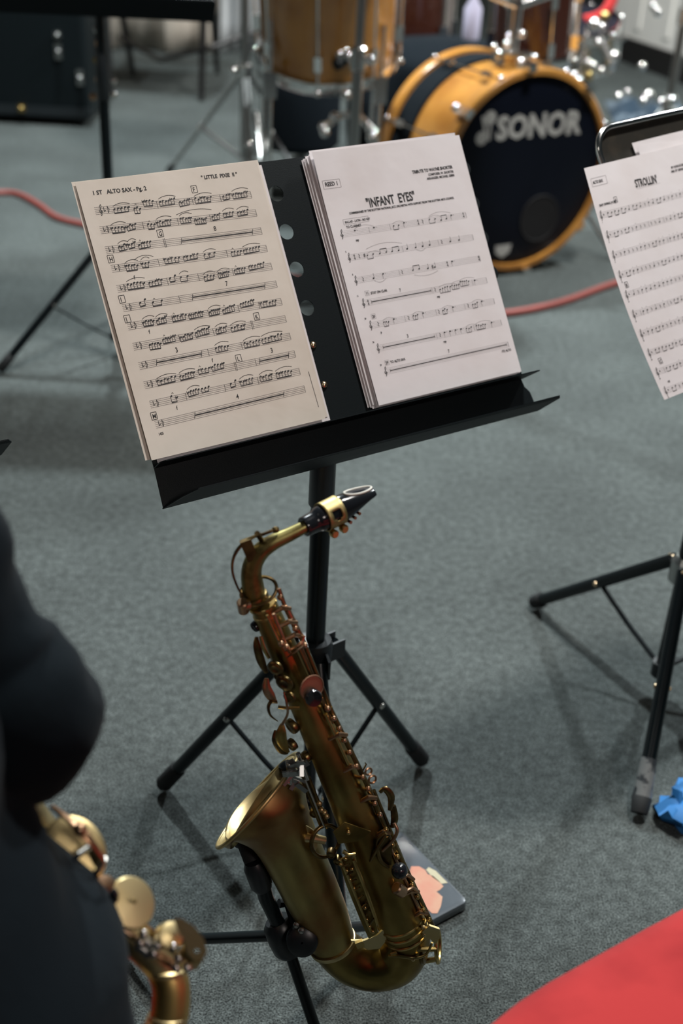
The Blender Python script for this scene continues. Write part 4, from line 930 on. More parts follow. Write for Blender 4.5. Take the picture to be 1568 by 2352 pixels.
b = MB(); c = D(694, 2160, 1.235); b.lathe(c - TOCAM * .006, TOCAM, [(.001, 0), (.0155, 0), (.017, .003), (.016, .011), (.012, .014), (.001, .014)], 24); b.build('hub_knob', 'nylon', ss)
b = MB(); c = D(680, 2125, 1.23); b.lathe(c, TOCAM, [(.0035, 0), (.003, .001), (.0004, .0015)], 10); c = D(692, 2138, 1.222); b.lathe(c, TOCAM, [(.0035, 0), (.003, .001), (.0004, .0015)], 10); b.build('rivet', 'steel', ss)
b = MB(); b.tube([D(640, 2075, 1.25), D(662, 2076, 1.255), D(676, 2120, 1.25), hubp], .005, 10); b.build('lower_cradle', 'rubber', ss)
b = MB(); b.tube([hubp, D(745, 2190, 1.29), D(800, 2215, 1.33), D(840, 2215, 1.34)], [.007, .006, .006, .006], 12); b.build('bow_rest', 'rubber', ss)
for end in (atz(262, 2165, .008), atz(770, 2500, .008), atz(900, 2120, .008)):
    b = MB(); b.tube([hubp, end], .0062, 14); lg = b.build('leg', 'blackpole', ss)
    dirn = (end - hubp).normalized(); b = MB(); b.tube([end - dirn * .03, end], .0080, 12); b.build('rubber_foot', 'rubber', lg)

# ================================================================== TABLET SLEEVE ON FLOOR
tA, tB, tC = V((.104, 1.196, 0)), V((.189, 1.077, 0)), V((.152, 1.042, 0))
e1 = (tB - tA); e1n = e1.normalized(); e2n = V((-e1n.y, e1n.x, 0)) * -1
if e2n.dot(tC - tB) < 0: e2n = -e2n
Wt = 0.105
def rr_poly(c0, x, y, w, h, r, z):
    o = []
    for (cx, cy, a) in ((w - r, r, -PI / 2), (w - r, h - r, 0), (r, h - r, PI / 2), (r, r, PI)):
        for i in range(6): t = a + PI / 2 * i / 5; o.append(c0 + x * (cx + r * math.cos(t)) + y * (cy + r * math.sin(t)) + V((0, 0, z)))
    return o
book = MB(); lw = e1.length
lay = [(.0012, .0), (0, .003), (0, .011), (.0014, .0145), (.006, .0155)]
vs = []; 
for (ins, z) in lay: vs += rr_poly(tA + e1n * ins + e2n * ins, e1n, e2n, lw - 2 * ins, Wt - 2 * ins, .008, z)
n = 24; fs = [(i * n + k, i * n + (k + 1) % n, (i + 1) * n + (k + 1) % n, (i + 1) * n + k) for i in range(4) for k in range(n)]
fs += [tuple(range(n)), tuple(4 * n + k for k in range(n))]
book.add(vs, fs); bk = book.build('book', 'plastic', origin=tA + e1 / 2)
tag(bk, 'dark glossy book with a pink printed picture lying on the carpet by the saxophone', 'book')
tp = lambda u, v: tA + e1n * u + e2n * v + V((0, 0, .0159))
def px2t(px, py):
    q = atz(px, py, .0157) - tA; return (q.dot(e1n), q.dot(e2n))
def shape(pts, mtl, nm):
    uv = [px2t(*p) for p in pts]; vs, fs = curve_fill([uv]); MB().add([tp(max(.002, min(v.x, lw - .002)), max(.002, min(v.y, Wt - .002))) for v in vs], fs).build(nm, mtl, bk, smooth=False)
shape([(944, 1990), (962, 1990), (976, 1998), (982, 2008), (994, 2012), (1008, 2024), (1018, 2036), (1010, 2044), (1002, 2048), (1016, 2060), (1012, 2082), (1004, 2098), (992, 2098), (970, 2078), (940, 2058), (925, 2050)], 'pink', 'printed_figure')
shape([(978, 1998), (984, 1992), (1000, 2000), (1028, 2028), (1014, 2030), (992, 2014)], 'cream', 'printed_patch')
shape([(938, 2058), (952, 2054), (966, 2070), (950, 2066)], 'cream', 'printed_patch')

# ================================================================== CABLE
cp = [(-120, 452), (0, 443), (45, 448), (90, 472), (130, 500), (190, 516), (300, 540), (430, 580), (560, 618), (685, 642), (800, 690), (930, 722), (1080, 724), (1180, 718), (1290, 694), (1400, 655), (1500, 628), (1640, 600)]
cp = catmull([atz(x, y, .008).to_tuple() for x, y in cp], 5)
tag(MB().tube([V(p) for p in cp], .011, 12).build('cable', 'cable', origin=V(cp[40])), 'faded red cable snaking across the carpet behind the stand', 'cable')
# blue crumpled cloth
b = MB(); c = atz(1585, 1862, .012); rb = random.Random(2)
vs = []; nn_ = 18
for j in range(10):
    for i in range(nn_):
        th = PI * j / 9; a = 2 * PI * i / nn_; k = 1 + .22 * math.sin(a * 3 + j) + .15 * math.sin(a * 5 - j * 2) + rb.uniform(-.08, .08)
        vs.append(V((c.x + .042 * k * math.sin(th) * math.cos(a), c.y + .045 * k * math.sin(th) * math.sin(a), max(.001, c.z + .022 * math.cos(th) * k))))
b.add(vs, [(j * nn_ + i, (j + 1) * nn_ + i, (j + 1) * nn_ + (i + 1) % nn_, j * nn_ + (i + 1) % nn_) for j in range(9) for i in range(nn_)])
tag(b.build('cloth', 'blue', origin=V((c.x, c.y, 0))), 'crumpled bright blue cloth on the carpet at the right edge', 'cloth')

# ================================================================== RED CHAIRS
def cushion(b, c, x, y, hx, hy, z0, z1, r, dome=.012):
    lay = [(0.02, z0), (0.004, z0 + .006), (0, z0 + .02), (0, z1 - .022), (.005, z1 - .010), (.018, z1 - .003), (.05, z1 + dome * .5), (.12, z1 + dome)]
    vs = []; n = 48
    for (ins, z) in lay:
        for k in range(n):
            a = 2 * PI * k / n; ca, sa = math.cos(a), math.sin(a); e = 0.42
            ux = math.copysign(abs(ca) ** e, ca); uy = math.copysign(abs(sa) ** e, sa)
            vs.append(c + x * ux * (hx - ins) + y * uy * (hy - ins) + V((0, 0, z)))
    fs = [(i * n + k, i * n + (k + 1) % n, (i + 1) * n + (k + 1) % n, (i + 1) * n + k) for i in range(len(lay) - 1) for k in range(n)]
    fs += [tuple(reversed(range(n))), tuple((len(lay) - 1) * n + k for k in range(n))]
    return b.add(vs, fs)
chx = V((.835, .55, 0)); chy = V((-.55, .835, 0))       # chair's right and front
cc = V((.372, .485, 0))
chair = empty('red_chair', cc, 'red velvet chair at the lower right corner, seat front rounded', 'chair', None)
b = MB(); cushion(b, cc, chx, chy, .235, .215, .385, .462, .06); b.build('seat', 'red', chair, ang=60)
b = MB()
vs = []; fs = []
for j in range(9):
    for i in range(13):
        u = -1 + i / 6; v = j / 8; hw = .20 * (1 - .10 * v)
        base_ = cc + chx * u * hw - chy * (.205 + .05 * v - .025 * u * u) + V((0, 0, .52 + .30 * v - .03 * v * u * u))
        vs.append(base_)
for j in range(8):
    for i in range(12): a = j * 13 + i; fs.append((a, a + 1, a + 14, a + 13))
b.add(vs, fs); bk2 = b.build('backrest', 'red', chair, ang=60); md = bk2.modifiers.new('t', 'SOLIDIFY'); md.thickness = .045; md.offset = 0; md = bk2.modifiers.new('b', 'BEVEL'); md.width = .018; md.segments = 3
for sx_ in (-1, 1):
    for sy_ in (-1, 1):
        f0 = cc + chx * .19 * sx_ + chy * .165 * sy_; b = MB()
        b.tube([f0 + chx * .02 * sx_ + chy * .02 * sy_ + V((0, 0, .002)), f0 + V((0, 0, .39))], [.010, .012], 12); b.build('leg', 'blackpole', chair)
b = MB()
for sx_ in (-1, 1): b.tube([cc + chx * .17 * sx_ - chy * .20 + V((0, 0, .40)), cc + chx * .17 * sx_ - chy * .24 + V((0, 0, .60))], .010, 10)
b.build('back_frame', 'blackpole', chair)
ch2 = copy_tree(chair); ch2.location = (-.39, .44, 0); ch2.rotation_euler = (0, 0, math.radians(-33))
tag(ch2, 'red velvet chair under the seated person in black', 'chair')

# ================================================================== SEATED PLAYER
pb = V((-.38, .38, 0))
person = empty('person', pb, 'person in a black suit seated at the left edge beside a saxophone', 'person')
def loft(b, rings, n=36, fold=0.0, seed=1, caps=True, mi=0):
    """rings: (centre, x-axis vec, y-axis vec)"""
    r_ = random.Random(seed); ph = [r_.uniform(0, 6) for _ in range(4)]
    vs = []; fs = []
    for i, (c, x, y) in enumerate(rings):
        for k in range(n):
            a = 2 * PI * k / n; f = 1 + fold * (math.sin(a * 3 + ph[0] + i * .55) * .6 + math.sin(a * 5 + ph[1] - i * .8) * .5 + math.sin(a * 2 + i * 1.1 + ph[2]) * .5)
            vs.append(c + (x * math.cos(a) + y * math.sin(a)) * f)
    for i in range(len(rings) - 1):
        for k in range(n): l = (k + 1) % n; fs.append((i * n + k, i * n + l, (i + 1) * n + l, (i + 1) * n + k))
    if caps: fs += [tuple(reversed(range(n))), tuple((len(rings) - 1) * n + k for k in range(n))]
    return b.add(vs, fs, mi)
def interp(rings, k=4):
    out = catmull([tuple(c) + tuple(x) + tuple(y) for c, x, y in rings], k); return [(V(o[:3]), V(o[3:6]), V(o[6:9])) for o in out]
X = V((1, 0, 0)); Y = V((0, 1, 0)); Z = V((0, 0, 1))
# jacket torso
tor = [(V((-.375, .46, .43)), X * .270, Y * .20), (V((-.375, .47, .50)), X * .268, Y * .205), (V((-.375, .48, .56)), X * .248, Y * .20), (V((-.375, .49, .63)), X * .214, Y * .175), (V((-.375, .50, .70)), X * .190, Y * .155), (V((-.38, .51, .80)), X * .180, Y * .14), (V((-.38, .52, .90)), X * .185, Y * .14), (V((-.38, .53, 1.0)), X * .170, Y * .125), (V((-.38, .535, 1.06)), X * .13, Y * .10), (V((-.38, .54, 1.10)), X * .07, Y * .07)]
b = MB(); loft(b, interp(tor, 5), 48, .028, 4)
jacket = b.build('jacket', 'cloth', person, ang=80)
def sleeve(pts, name='sleeve', fold=.05, seed=3, par=jacket, mtl='cloth'):
    P = catmull([tuple(p[0]) + (p[1],) for p in pts], 6); c = [V(p[:3]) for p in P]; T, Xs = frames(c)
    rg = [(c[i], Xs[i] * P[i][3], T[i].cross(Xs[i]) * P[i][3]) for i in range(len(c))]
    b = MB(); loft(b, rg, 28, fold, seed); return b.build(name, mtl, par, ang=80)
shR_ = V((-.262, .52, 1.005)); wrR = dep(20, 1680, .93)
sleeve([(shR_, .070), (dep(-320, 1050, .69), .060), (dep(-190, 1300, .71), .056), (dep(-125, 1420, .725), .050), (dep(-52, 1540, .74), .052), (dep(22, 1625, .75), .055), (dep(52, 1665, .765), .050), (dep(40, 1690, .80), .042), (dep(25, 1690, .86), .036), (wrR, .032)], seed=12, fold=.035)
elL = V((-.63, .56, .70)); wrL = V((-.42, .72, .74))
sleeve([(V((-.54, .52, 1.0)), .070), (V((-.60, .52, .88)), .062), (elL, .055), (V((-.53, .64, .71)), .046), (wrL, .036)], seed=6)
# trousers: thighs, knees, shins
def leg_(s_, seed):
    hx = -.38 + s_ * .11; kx = -.38 + s_ * .20
    return sleeve([(V((hx, .30, .53)), .105), (V((hx, .40, .545)), .100), (V(((hx + kx) / 2, .60, .54)), .084), (V((kx, .76, .525)), .070), (V((kx, .82, .47)), .066), (V((kx, .82, .36)), .060), (V((kx, .81, .20)), .058), (V((kx, .80, .07)), .060)], 'trouser_leg', .04, seed, person)
leg_(-1, 21)
hxR = -.26
sleeve([(V((hxR, .28, .53)), .105), (V((-.27, .40, .54)), .098), (V((-.33, .56, .535)), .084), (V((-.385, .72, .52)), .070), (V((-.40, .78, .47)), .066), (V((-.40, .78, .36)), .060), (V((-.40, .77, .20)), .058), (V((-.40, .76, .07)), .060)], 'trouser_leg', .04, 22, person)
for x in (-.58, -.40):
    b = MB(); loft(b, interp([(V((x, .74, .045)), X * .03, Z * .04), (V((x, .77, .05)), X * .036, Z * .048), (V((x, .84, .042)), X * .042, Z * .040), (V((x, .93, .03)), X * .046, Z * .028), (V((x, .985, .024)), X * .030, Z * .020)], 4), 20); b.build('shoe', 'leather', person, ang=60)
# body: head, neck and hands joined beneath the clothes
bd = MB()
bd.tube([V((-.38, .54, 1.02)), V((-.405, .55, 1.09)), V((-.45, .56, 1.16))], [.060, .056, .058], 20)
hc = V((-.465, .575, 1.240))
vs = []; fs = []; n = 28; mrings = 20
for i in range(mrings + 1):
    th = PI * i / mrings; zc = math.cos(th)
    for k in range(n):
        a = 2 * PI * k / n; r = math.sin(th) ** .85; x = .074 * r * math.cos(a); y = .094 * r * math.sin(a); z = .118 * zc
        if z < -.02: f = 1 - .30 * ((-z - .02) / .10); x *= f; y = y * (f if y < 0 else 1 - .12 * ((-z - .02) / .10))
        if y > 0:
            y += .020 * math.exp(-((x / .012) ** 2) - (((z + .022) / .018) ** 2)) + .008 * math.exp(-((x / .022) ** 2) - (((z + .058) / .008) ** 2)) - .010 * (math.exp(-(((x - .030) / .014) ** 2) - ((z - .002) / .011) ** 2) + math.exp(-(((x + .030) / .014) ** 2) - ((z - .002) / .011) ** 2)) + .006 * math.exp(-((x / .02) ** 2) - (((z + .09) / .015) ** 2))
        vs.append(hc + V((x, y, z)))
for i in range(mrings):
    for k in range(n): l = (k + 1) % n; fs.append((i * n + k, (i + 1) * n + k, (i + 1) * n + l, i * n + l))
bd.add(vs, fs)
for s_ in (-1, 1): bd.ball(hc + V((.076 * s_, -.002, -.005)), .022, 12, sc=(.35, .7, 1.2))
def hand(b, w, fd, up, s_, curl=.9):
    """wrist, finger direction, back-of-hand direction"""
    fd = fd.normalized(); up = (up - fd * up.dot(fd)).normalized(); sd = fd.cross(up) * s_
    b.tube([w - fd * .03, w, w + fd * .025, w + fd * .06, w + fd * .088], [.024, .026, .034, .040, .034], 16, flat=.42, up=up)
    for k, (o, L) in enumerate(((.030, .066), (.010, .076), (-.010, .071), (-.029, .056))):
        p = w + fd * .082 + sd * o; dd = fd.copy(); pts = [p]; 
        for j, q in enumerate((.45, .32, .25)):
            dd = (dd - up * curl * (.45 + .2 * j)).normalized(); p = p + dd * L * q; pts.append(p)
        b.tube(pts, [.0095, .0085, .0078, .0066], 10)
    p = w + fd * .03 + sd * .032
    b.tube([p, p + (sd * .7 + fd * .6 - up * .3).normalized() * .034, p + (sd * .7 + fd * .6 - up * .3).normalized() * .034 + (fd * .8 - up * .7).normalized() * .030], [.013, .0105, .008], 10)
hand(bd, wrR, V((-.25, .85, -.25)), V((.8, .1, .5)), 1)
hand(bd, wrL, V((.8, .35, -.1)), V((-.3, .4, .8)), 1)
# hidden torso core and ankles so the body is one figure
bd.tube([V((-.38, .48, .52)), V((-.38, .51, .80)), V((-.38, .53, .98)), V((-.38, .54, 1.06))], [.13, .12, .11, .055], 20)
bdo = bd.build('body', 'skin', person, ang=70)
b = MB(); vs = []; fs = []
for i in range(11):
    th0 = PI * .60 * i / 10
    for k in range(28):
        a = 2 * PI * k / 28; th = th0 * (1 - .46 * max(0, min(1, (math.sin(a) - .05) / .5))); rr_ = 1.07 + .02 * math.sin(a * 7); back = 1 if math.sin(a) < .45 or i < 6 else .9
        vs.append(hc + V((.080 * math.sin(th) ** .85 * math.cos(a) * rr_, .098 * math.sin(th) ** .85 * math.sin(a) * rr_ * back - .006, .118 * math.cos(th) * 1.06 - (.02 if math.sin(a) < 0 and i > 8 else 0))))
for i in range(10):
    for k in range(28): l = (k + 1) % 28; fs.append((i * 28 + k, (i + 1) * 28 + k, (i + 1) * 28 + l, i * 28 + l))
b.add(vs, fs); b.build('hair', 'hair', person, ang=70)
for s_ in (-1, 1):
    b = MB(); b.ball(hc + V((.030 * s_, .081, .002)), .0085, 12, sc=(1.2, .6, .7)); b.build('eye', 'ebonite', person)
b = MB(); b.tube([hc + V((-.020, .084, -.060)), hc + V((0, .092, -.058)), hc + V((.020, .084, -.060))], [.001, .0028, .001], 8); b.build('lips', 'darkcopper2', person)

# player's saxophone ---------------------------------------------------
s2 = empty('alto_saxophone', dep(380, 2400, .86), 'bright gold alto saxophone held low beside the person in black, key cups outward', 'saxophone')
def Q(px, py, d=.86): return dep(px, py, d)
def q2(pts, seg=20, k=5, flat=1.0, caps=True):
    P = [Q(p[0], p[1], p[3] if len(p) > 3 else .86).to_tuple() + (p[2] * .86 / FPX,) for p in pts]
    P = catmull(P, k) if k > 1 else P; b = MB(); b.tube([V(p[:3]) for p in P], [p[3] for p in P], seg, caps, flat=flat); return b
q2([(-20, 1720, 30, .84), (60, 1850, 34, .85), (150, 1975, 38, .86), (260, 2105, 41, .87), (345, 2188, 42, .875), (376, 2222, 42, .88)], 32).build('body_tube', 'bellbrass', s2)
q2([(368, 2214, 41, .88), (388, 2248, 44, .88), (393, 2290, 45, .88), (385, 2345, 46, .88), (350, 2400, 48, .88), (280, 2440, 50, .88), (190, 2430, 52, .87), (110, 2350, 54, .86), (50, 2240, 58, .85), (10, 2120, 72, .84), (-20, 2060, 110, .83)], 32).build('bow', 'brass2', s2)
for (x, y) in ((381, 2228), (386, 2335), (381, 2346)):
    c = Q(x, y, .88); d_ = (Q(384, 2330, .88) - Q(386, 2262, .88)).normalized(); b = MB(); b.lathe(c, d_, [(.0135, -.003), (.0152, -.0015), (.0152, .0015), (.0135, .003)], 32); b.build('band', 'bellbrass', s2)
def pad(c, n_, r, m_, h=.005, sx=1.0, xd=None):
    b = MB(); b.lathe(c, n_, [(.0005, -h), (r * .9, -h), (r * .97, -h * .8), (r, -h * .3), (r * .985, h * .05), (r * .93, h * .28), (r * .6, h * .42), (.0005, h * .48)], 36, sx=sx, xdir=xd); return b.build('key_cup', m_, s2)
tx2 = wv(V((.50, -.86, 0)))
nA = wv(V((.50, .35, .79))).normalized()
pad(Q(172, 1955, .825), wv(V((.25, .25, .93))).normalized(), .0205, 'bellbrass', sx=1.25, xd=tx2)
b = MB(); b.tube([Q(150, 1985, .815), Q(182, 1962, .812), Q(206, 1945, .82)], .0022, 8); b.build('pad_arm', 'steel', s2)
pad(Q(302, 2073, .825), nA, .0165, 'bellbrass', sx=1.12, xd=tx2)
pad(Q(240, 2038, .820), nA, .0085, 'copper')
pad(Q(392, 2148, .825), nA, .0095, 'bellbrass', .008)
b = MB(); b.ball(Q(262, 2058, .812), .0042, 12, sc=(.8, .8, 1.7)); b.build('pearl_touch', 'ebonite', s2)
b = MB(); b.ball(Q(308, 2070, .815), .0018, 10); b.build('key_rivet', 'darkbrass', s2)
b = MB(); b.tube([Q(118, 1852, .81), Q(158, 1882, .805), Q(190, 1912, .80), Q(218, 1945, .80), Q(240, 1978, .81)], [.0018, .0024, .0042, .0026, .0020], 10, flat=.5); b.ball(Q(184, 1905, .798), .0048, 12); b.build('key_guard', 'copper', s2)
b = MB(); b.tube([Q(238, 1972, .81), Q(226, 2000, .82), Q(205, 2022, .83)], .0022, 8); b.build('guard_foot', 'chrome_dull', s2)
b = MB(); b.poly([Q(x, y, .825) for (x, y) in ((200, 1935), (212, 1945), (236, 1978), (226, 2002), (212, 1985))], TOCAM * .001); b.build('guard_plate', 'darkbrass', s2, smooth=False)
for (p0, p1, r_, m_) in (((196, 2070), (412, 2232), .0021, 'copper'), ((228, 2052), (424, 2205), .0024, 'goldbrass'), ((250, 2060), (400, 2178), .0016, 'copper')):
    b = MB(); b.tube([Q(*p0, .828), Q(*p1, .842)], r_, 10); b.build('key_rod', m_, s2)
for (x, y) in ((212, 2050), (218, 2092), (262, 2098), (292, 2122), (330, 2145), (322, 2165), (362, 2172), (352, 2190), (398, 2175), (410, 2200), (430, 2222), (404, 2222)):
    b = MB(); c = Q(x, y, .822); b.ball(c, .0036, 10); b.cyl(c, Q(x - 4, y + 4, .85), .0018); b.build('key_post', 'steel', s2)
b = MB(); b.tube([Q(228, 2030, .82), Q(242, 2060, .82), Q(240, 2095, .83), Q(256, 2108, .84)], .0028, 8); b.build('lever', 'copper', s2)
for (x, y) in ((340, 2165), (330, 2182)):
    b = MB(); b.tube([Q(x - 16, y - 14, .826), Q(x + 14, y + 12, .828)], .0036, 10); b.build('rod_sleeve', 'steel', s2)
b = MB(); b.ball(Q(214, 2048, .815), .0050, 14); b.build('hinge_ball', 'copper', s2)
ogp = [(398, 2108), (418, 2110), (446, 2128), (468, 2156), (476, 2186), (466, 2206), (444, 2206), (430, 2190), (424, 2162), (408, 2136)]
hl = [[(432 + 4 * math.cos(t * .5236) + 11 * math.sin(t * .5236), 2135 + 3 * math.cos(t * .5236) + 9 * math.sin(t * .5236)) for t in range(12)], [(452 + 6 * math.cos(t * .5236), 2184 + 5 * math.sin(t * .5236)) for t in range(12)]]
vs_, fs_ = curve_fill([ogp] + hl, 1.5)
b = MB(); b.add([Q(v.x, v.y, .806 + v.z * .0008) for v in vs_], fs_); b.build('key_guard', 'bellbrass', s2, smooth=False)
n_ = len(ogp); b = MB(); b.add([Q(x, y, .806) for x, y in ogp] + [Q(x - 14, y + 22, .835) for x, y in ogp], [(i, i + 1, n_ + i + 1, n_ + i) for i in range(4, n_ - 2)]); gs = b.build('guard_skirt', 'brass2', s2); md = gs.modifiers.new('t', 'SOLIDIFY'); md.thickness = .001

# neck and mouthpiece towards the player's mouth
q2([(-20, 1720, 26, .84), (-70, 1640, 22, .83), (-130, 1560, 18, .80), (-200, 1540, 15, .76)], 20).build('neck', 'goldbrass', s2)

# ================================================================== DRUM KIT
def drum(name, label, c, n, R, depth, shell, hoopmat, lugs=8, headmat='head', back=True, parent=None, cat='drum', tagg=None, hw=.018, rot=0.2):
    """c: centre of front head, n: front normal"""
    n = n.normalized(); x, y = perp(n)
    root = empty(name, c - n * depth / 2 if parent is None else c, label, cat, tagg) if parent is None else parent
    b = MB(); b.lathe(c, n, [(R * .985, .0), (R * .985, -depth)], 64, xdir=x); b.build('shell', shell, root)
    hd = MB(); hd.lathe(c, n, [(R * .99, .004), (R * .96, .008), (R * .5, .0085), (.001, .0085)], 64); hd = hd.build('drum_head', headmat, root)
    if back: b = MB(); b.lathe(c - n * depth, -n, [(R * .99, .004), (R * .96, .008), (.001, .0085)], 64); b.build('drum_head', headmat, root)
    for s_, o in ((1, 0), (-1, depth)):
        cc_ = c - n * o; b = MB(); b.lathe(cc_, n * s_, [(R * 1.0, -hw), (R * 1.045, -hw), (R * 1.055, -hw * .5), (R * 1.055, hw * .8), (R * 1.04, hw), (R * .985, hw), (R * .98, .004)], 64); b.build('hoop', hoopmat, root)
    for k in range(lugs):
        a = 2 * PI * (k + rot) / lugs; dx = x * math.cos(a) + y * math.sin(a)
        b = MB(); b.cyl(c + dx * (R * 1.02 + .010) - n * .005, c + dx * (R * 1.02 + .010) - n * (depth - .005), .0035, seg=8)
        for t in (.2, .8): b.box(c + dx * (R + .008) - n * depth * t, dx * .012, n * .022, dx.cross(n) * .010)
        b.ball(c + dx * (R * 1.02 + .012) + n * .008, .009, 10); b.ball(c + dx * (R * 1.02 + .012) - n * (depth + .008), .009, 10)
        b.build('tension_lug', 'chrome', root)
    return root, hd, x, y

bn = V((.50, -.866, 0)).normalized(); R_ = .284
bc = V((.488, 3.62, .312))
bass, bhd, bx, by = drum('bass_drum', 'amber wooden bass drum with black front head lettered in pale capitals', bc, bn, R_, .33, 'amber', 'amber', 8, hw=.019, rot=.55)
b = MB(); b.lathe(bc, bn, [(R_ * .99, -.215), (R_ * 1.015, -.217), (R_ * 1.02, -.26), (R_ * 1.015, -.305), (R_ * .99, -.307)], 64, xdir=bx); b.build('cloth_wrap', 'sheen_black', bass)
bxx = Z.cross(bn).normalized()   # viewer's right on the head
if bxx.x < 0: bxx = -bxx
hp = lambda x, z, o=.010: bc + bxx * x + Z * z + bn * o
vs, fs = text_geo('SONOR', .092, 'CENTER', .0035, 0, .95)
b = MB(); b.add([hp(x + .030, y + .105) for x, y in vs], fs)
# two-mallet emblem to the left of the lettering
for (x0, z0, x1, z1) in ((-.175, .172, -.155, .118), (-.150, .182, -.168, .112)):
    for s_ in (0, 1):
        pass
em = [circle(-.148, .168, .020, 16), circle(-.172, .112, .020, 16)]
for e in em: b.add([hp(x, y) for x, y in e], [tuple(range(16))])
b.add([hp(x, y, .0102) for x, y in ((-.180, .172), (-.170, .176), (-.152, .118), (-.160, .114))], [(0, 1, 2, 3)])
b.add([hp(x, y, .0102) for x, y in ((-.150, .150), (-.142, .150), (-.142, .104), (-.150, .104))], [(0, 1, 2, 3)])
b.build('logo', 'logo', bhd, smooth=False)
b = MB(); b.add([hp(x, y, .0104) for x, y in circle(.075, -.145, .070, 40)], [tuple(range(40))]); b.ring(hp(.075, -.145), bn, .070, .003, 40, 6); b.build('port_hole', 'hole', bhd, smooth=False)
b = MB(); b.add([hp(x, y) for x, y in ((-.080, -.215), (-.020, -.215), (-.025, -.240), (-.050, -.255), (-.075, -.240))], [(0, 1, 2, 3, 4)]); b.build('badge_print', 'logo', bhd, smooth=False)
# claws and spurs
for k in range(8):
    a = 2 * PI * (k + .15) / 8; dx = bx * math.cos(a) + by * math.sin(a)
    b = MB(); b.box(bc + dx * (R_ * 1.07) + bn * .005, dx * .010, bn * .030, dx.cross(bn) * .014); b.ball(bc + dx * (R_ * 1.09) - bn * .03, .014, 10); b.build('claw_hook', 'chrome', bass)
for s_ in (-1, 1):
    st = bc + bxx * s_ * .29 - bn * .16 + Z * (-.08); en = bc + bxx * s_ * .40 + bn * .02; en = V((en.x, en.y, .006))
    b = MB(); b.tube([st, en], .008, 10); b.ball(st, .022, 12); b.build('spur', 'chrome_dull', bass)
# tom bracket
b = MB(); tb = bc - bn * .12 + Z * (R_ + .02)
b.box(tb, bxx * .05, bn * .03, Z * .018)
for k in range(9): b.ball(tb + bxx * random.uniform(-.06, .06) + Z * random.uniform(.0, .07) + bn * random.uniform(-.02, .04), random.uniform(.009, .016), 10)
b.cyl(tb, tb + Z * .18, .014); b.cyl(tb + Z * .14, tb + Z * .17 + bxx * .12, .010); b.cyl(tb + Z * .14, tb + Z * .17 - bxx * .10, .010)
b.build('tom_bracket', 'chrome', bass)
# suspended tom above
tc = dep(1232, 28, 3.80)
drum('rack_tom', 'dark red tom drum mounted above the bass drum', tc + V((0, 0, -.13)), V((.06, .10, -1)), .125, .24, 'redwood', 'chrome', 6)
tag(bpy.data.objects['rack_tom'], cat='drum')
# floor tom / snare with chrome hoop
fc = dep(752, 122, 3.45)
ft, _, fx_, fy_ = drum('floor_tom', 'amber wooden floor tom with chrome hoop and lugs, left of the bass drum', fc, V((.02, .33, -.94)), .195, .40, 'amber', 'chrome', 8, headmat='redwood', rot=.1)
for a in (-2.3, -.8, .9, 2.6):
    p = V((fc.x, fc.y, 0)) + V((math.cos(a), math.sin(a), 0)) * .225
    b = MB(); b.tube([p + Z * .72, p + Z * .20, p + V((math.cos(a), math.sin(a), 0)) * .02 + Z * .006], .006, 10); b.box(p + Z * .55, X * .018, Y * .018, Z * .035); b.build('leg', 'chrome', ft)
# black drum throne
th = aty(690, 250, 4.35)
tr = empty('drum_throne', V((th.x, 4.35, 0)), 'small black round drum throne under the floor tom', 'stool')
b = MB(); b.lathe(V((th.x, 4.35, .30)), Z, [(.001, -.12), (.12, -.12), (.14, -.10), (.14, .07), (.12, .10), (.001, .10)], 40); b.build('seat', 'sheen_black', tr)
b = MB(); b.cyl(V((th.x, 4.35, .10)), V((th.x, 4.35, .2)), .014); b.build('post', 'chrome_dull', tr)
for k in range(3):
    a = 2 * PI * k / 3 + .4; b = MB(); b.tube([V((th.x, 4.35, .15)), V((th.x + .2 * math.cos(a), 4.35 + .2 * math.sin(a), .012))], .009, 10); b.build('leg', 'chrome_dull', tr)

def tripod(name, label, x, y, h, hubz, feet, r=.013, mtl='chrome_dull', group=None, top=None, double=True, cat='stand'):
    root = empty(name, V((x, y, 0)), label, cat, group)
    c = lambda z: V((x, y, z))
    MB().cyl(c(.10), c(hubz + .30), r * 1.15, seg=18).build('lower_tube', mtl, root)
    MB().cyl(c(hubz + .28), c(h), r * .85, seg=18).build('upper_tube', mtl, root)
    b = MB(); b.cyl(c(hubz + .27), c(hubz + .33), r * 1.7, seg=18, bev=.004); b.ball(c(hubz + .30) + V((.03, -.02, 0)), .014, 12); b.build('clutch', 'chrome', root)
    b = MB(); b.cyl(c(hubz - .03), c(hubz + .02), r * 1.9, seg=18, bev=.004); b.ball(c(hubz) + V((-.035, -.02, 0)), .014, 12); b.build('hub', 'chrome', root)
    b = MB(); b.cyl(c(.09), c(.12), r * 1.8, seg=18, bev=.003); b.build('brace_collar', 'chrome', root)
    for (fx, fy) in feet:
        f = V((x + fx, y + fy, .012)); s_ = V((-fy, fx, 0)).normalized() * .008; t = c(hubz); m_ = t + (f - t) * .55
        b = MB()
        for o in (s_, -s_): b.tube([t + o, f + o * .5], .0058, 8)
        lg = b.build('leg', mtl, root)
        b = MB(); b.tube([m_ + s_, c(.105)], .0052, 8); b.tube([m_ - s_, c(.105)], .0052, 8); b.build('brace', mtl, root)
        b = MB(); b.ball(m_, .015, 10); b.build('rivet', 'chrome', lg)
        b = MB(); b.tube([f + (t - f).normalized() * .035, f + (t - f).normalized() * -.002], [.012, .013], 10); b.build('rubber_foot', 'rubber', lg)
    return root
cs = tripod('cymbal_stand', 'chrome cymbal stand with splayed double-braced legs, left of the floor tom', -.424, 4.42, 1.15, .42, [(-.30, .14), (.26, .20), (.06, -.26)])
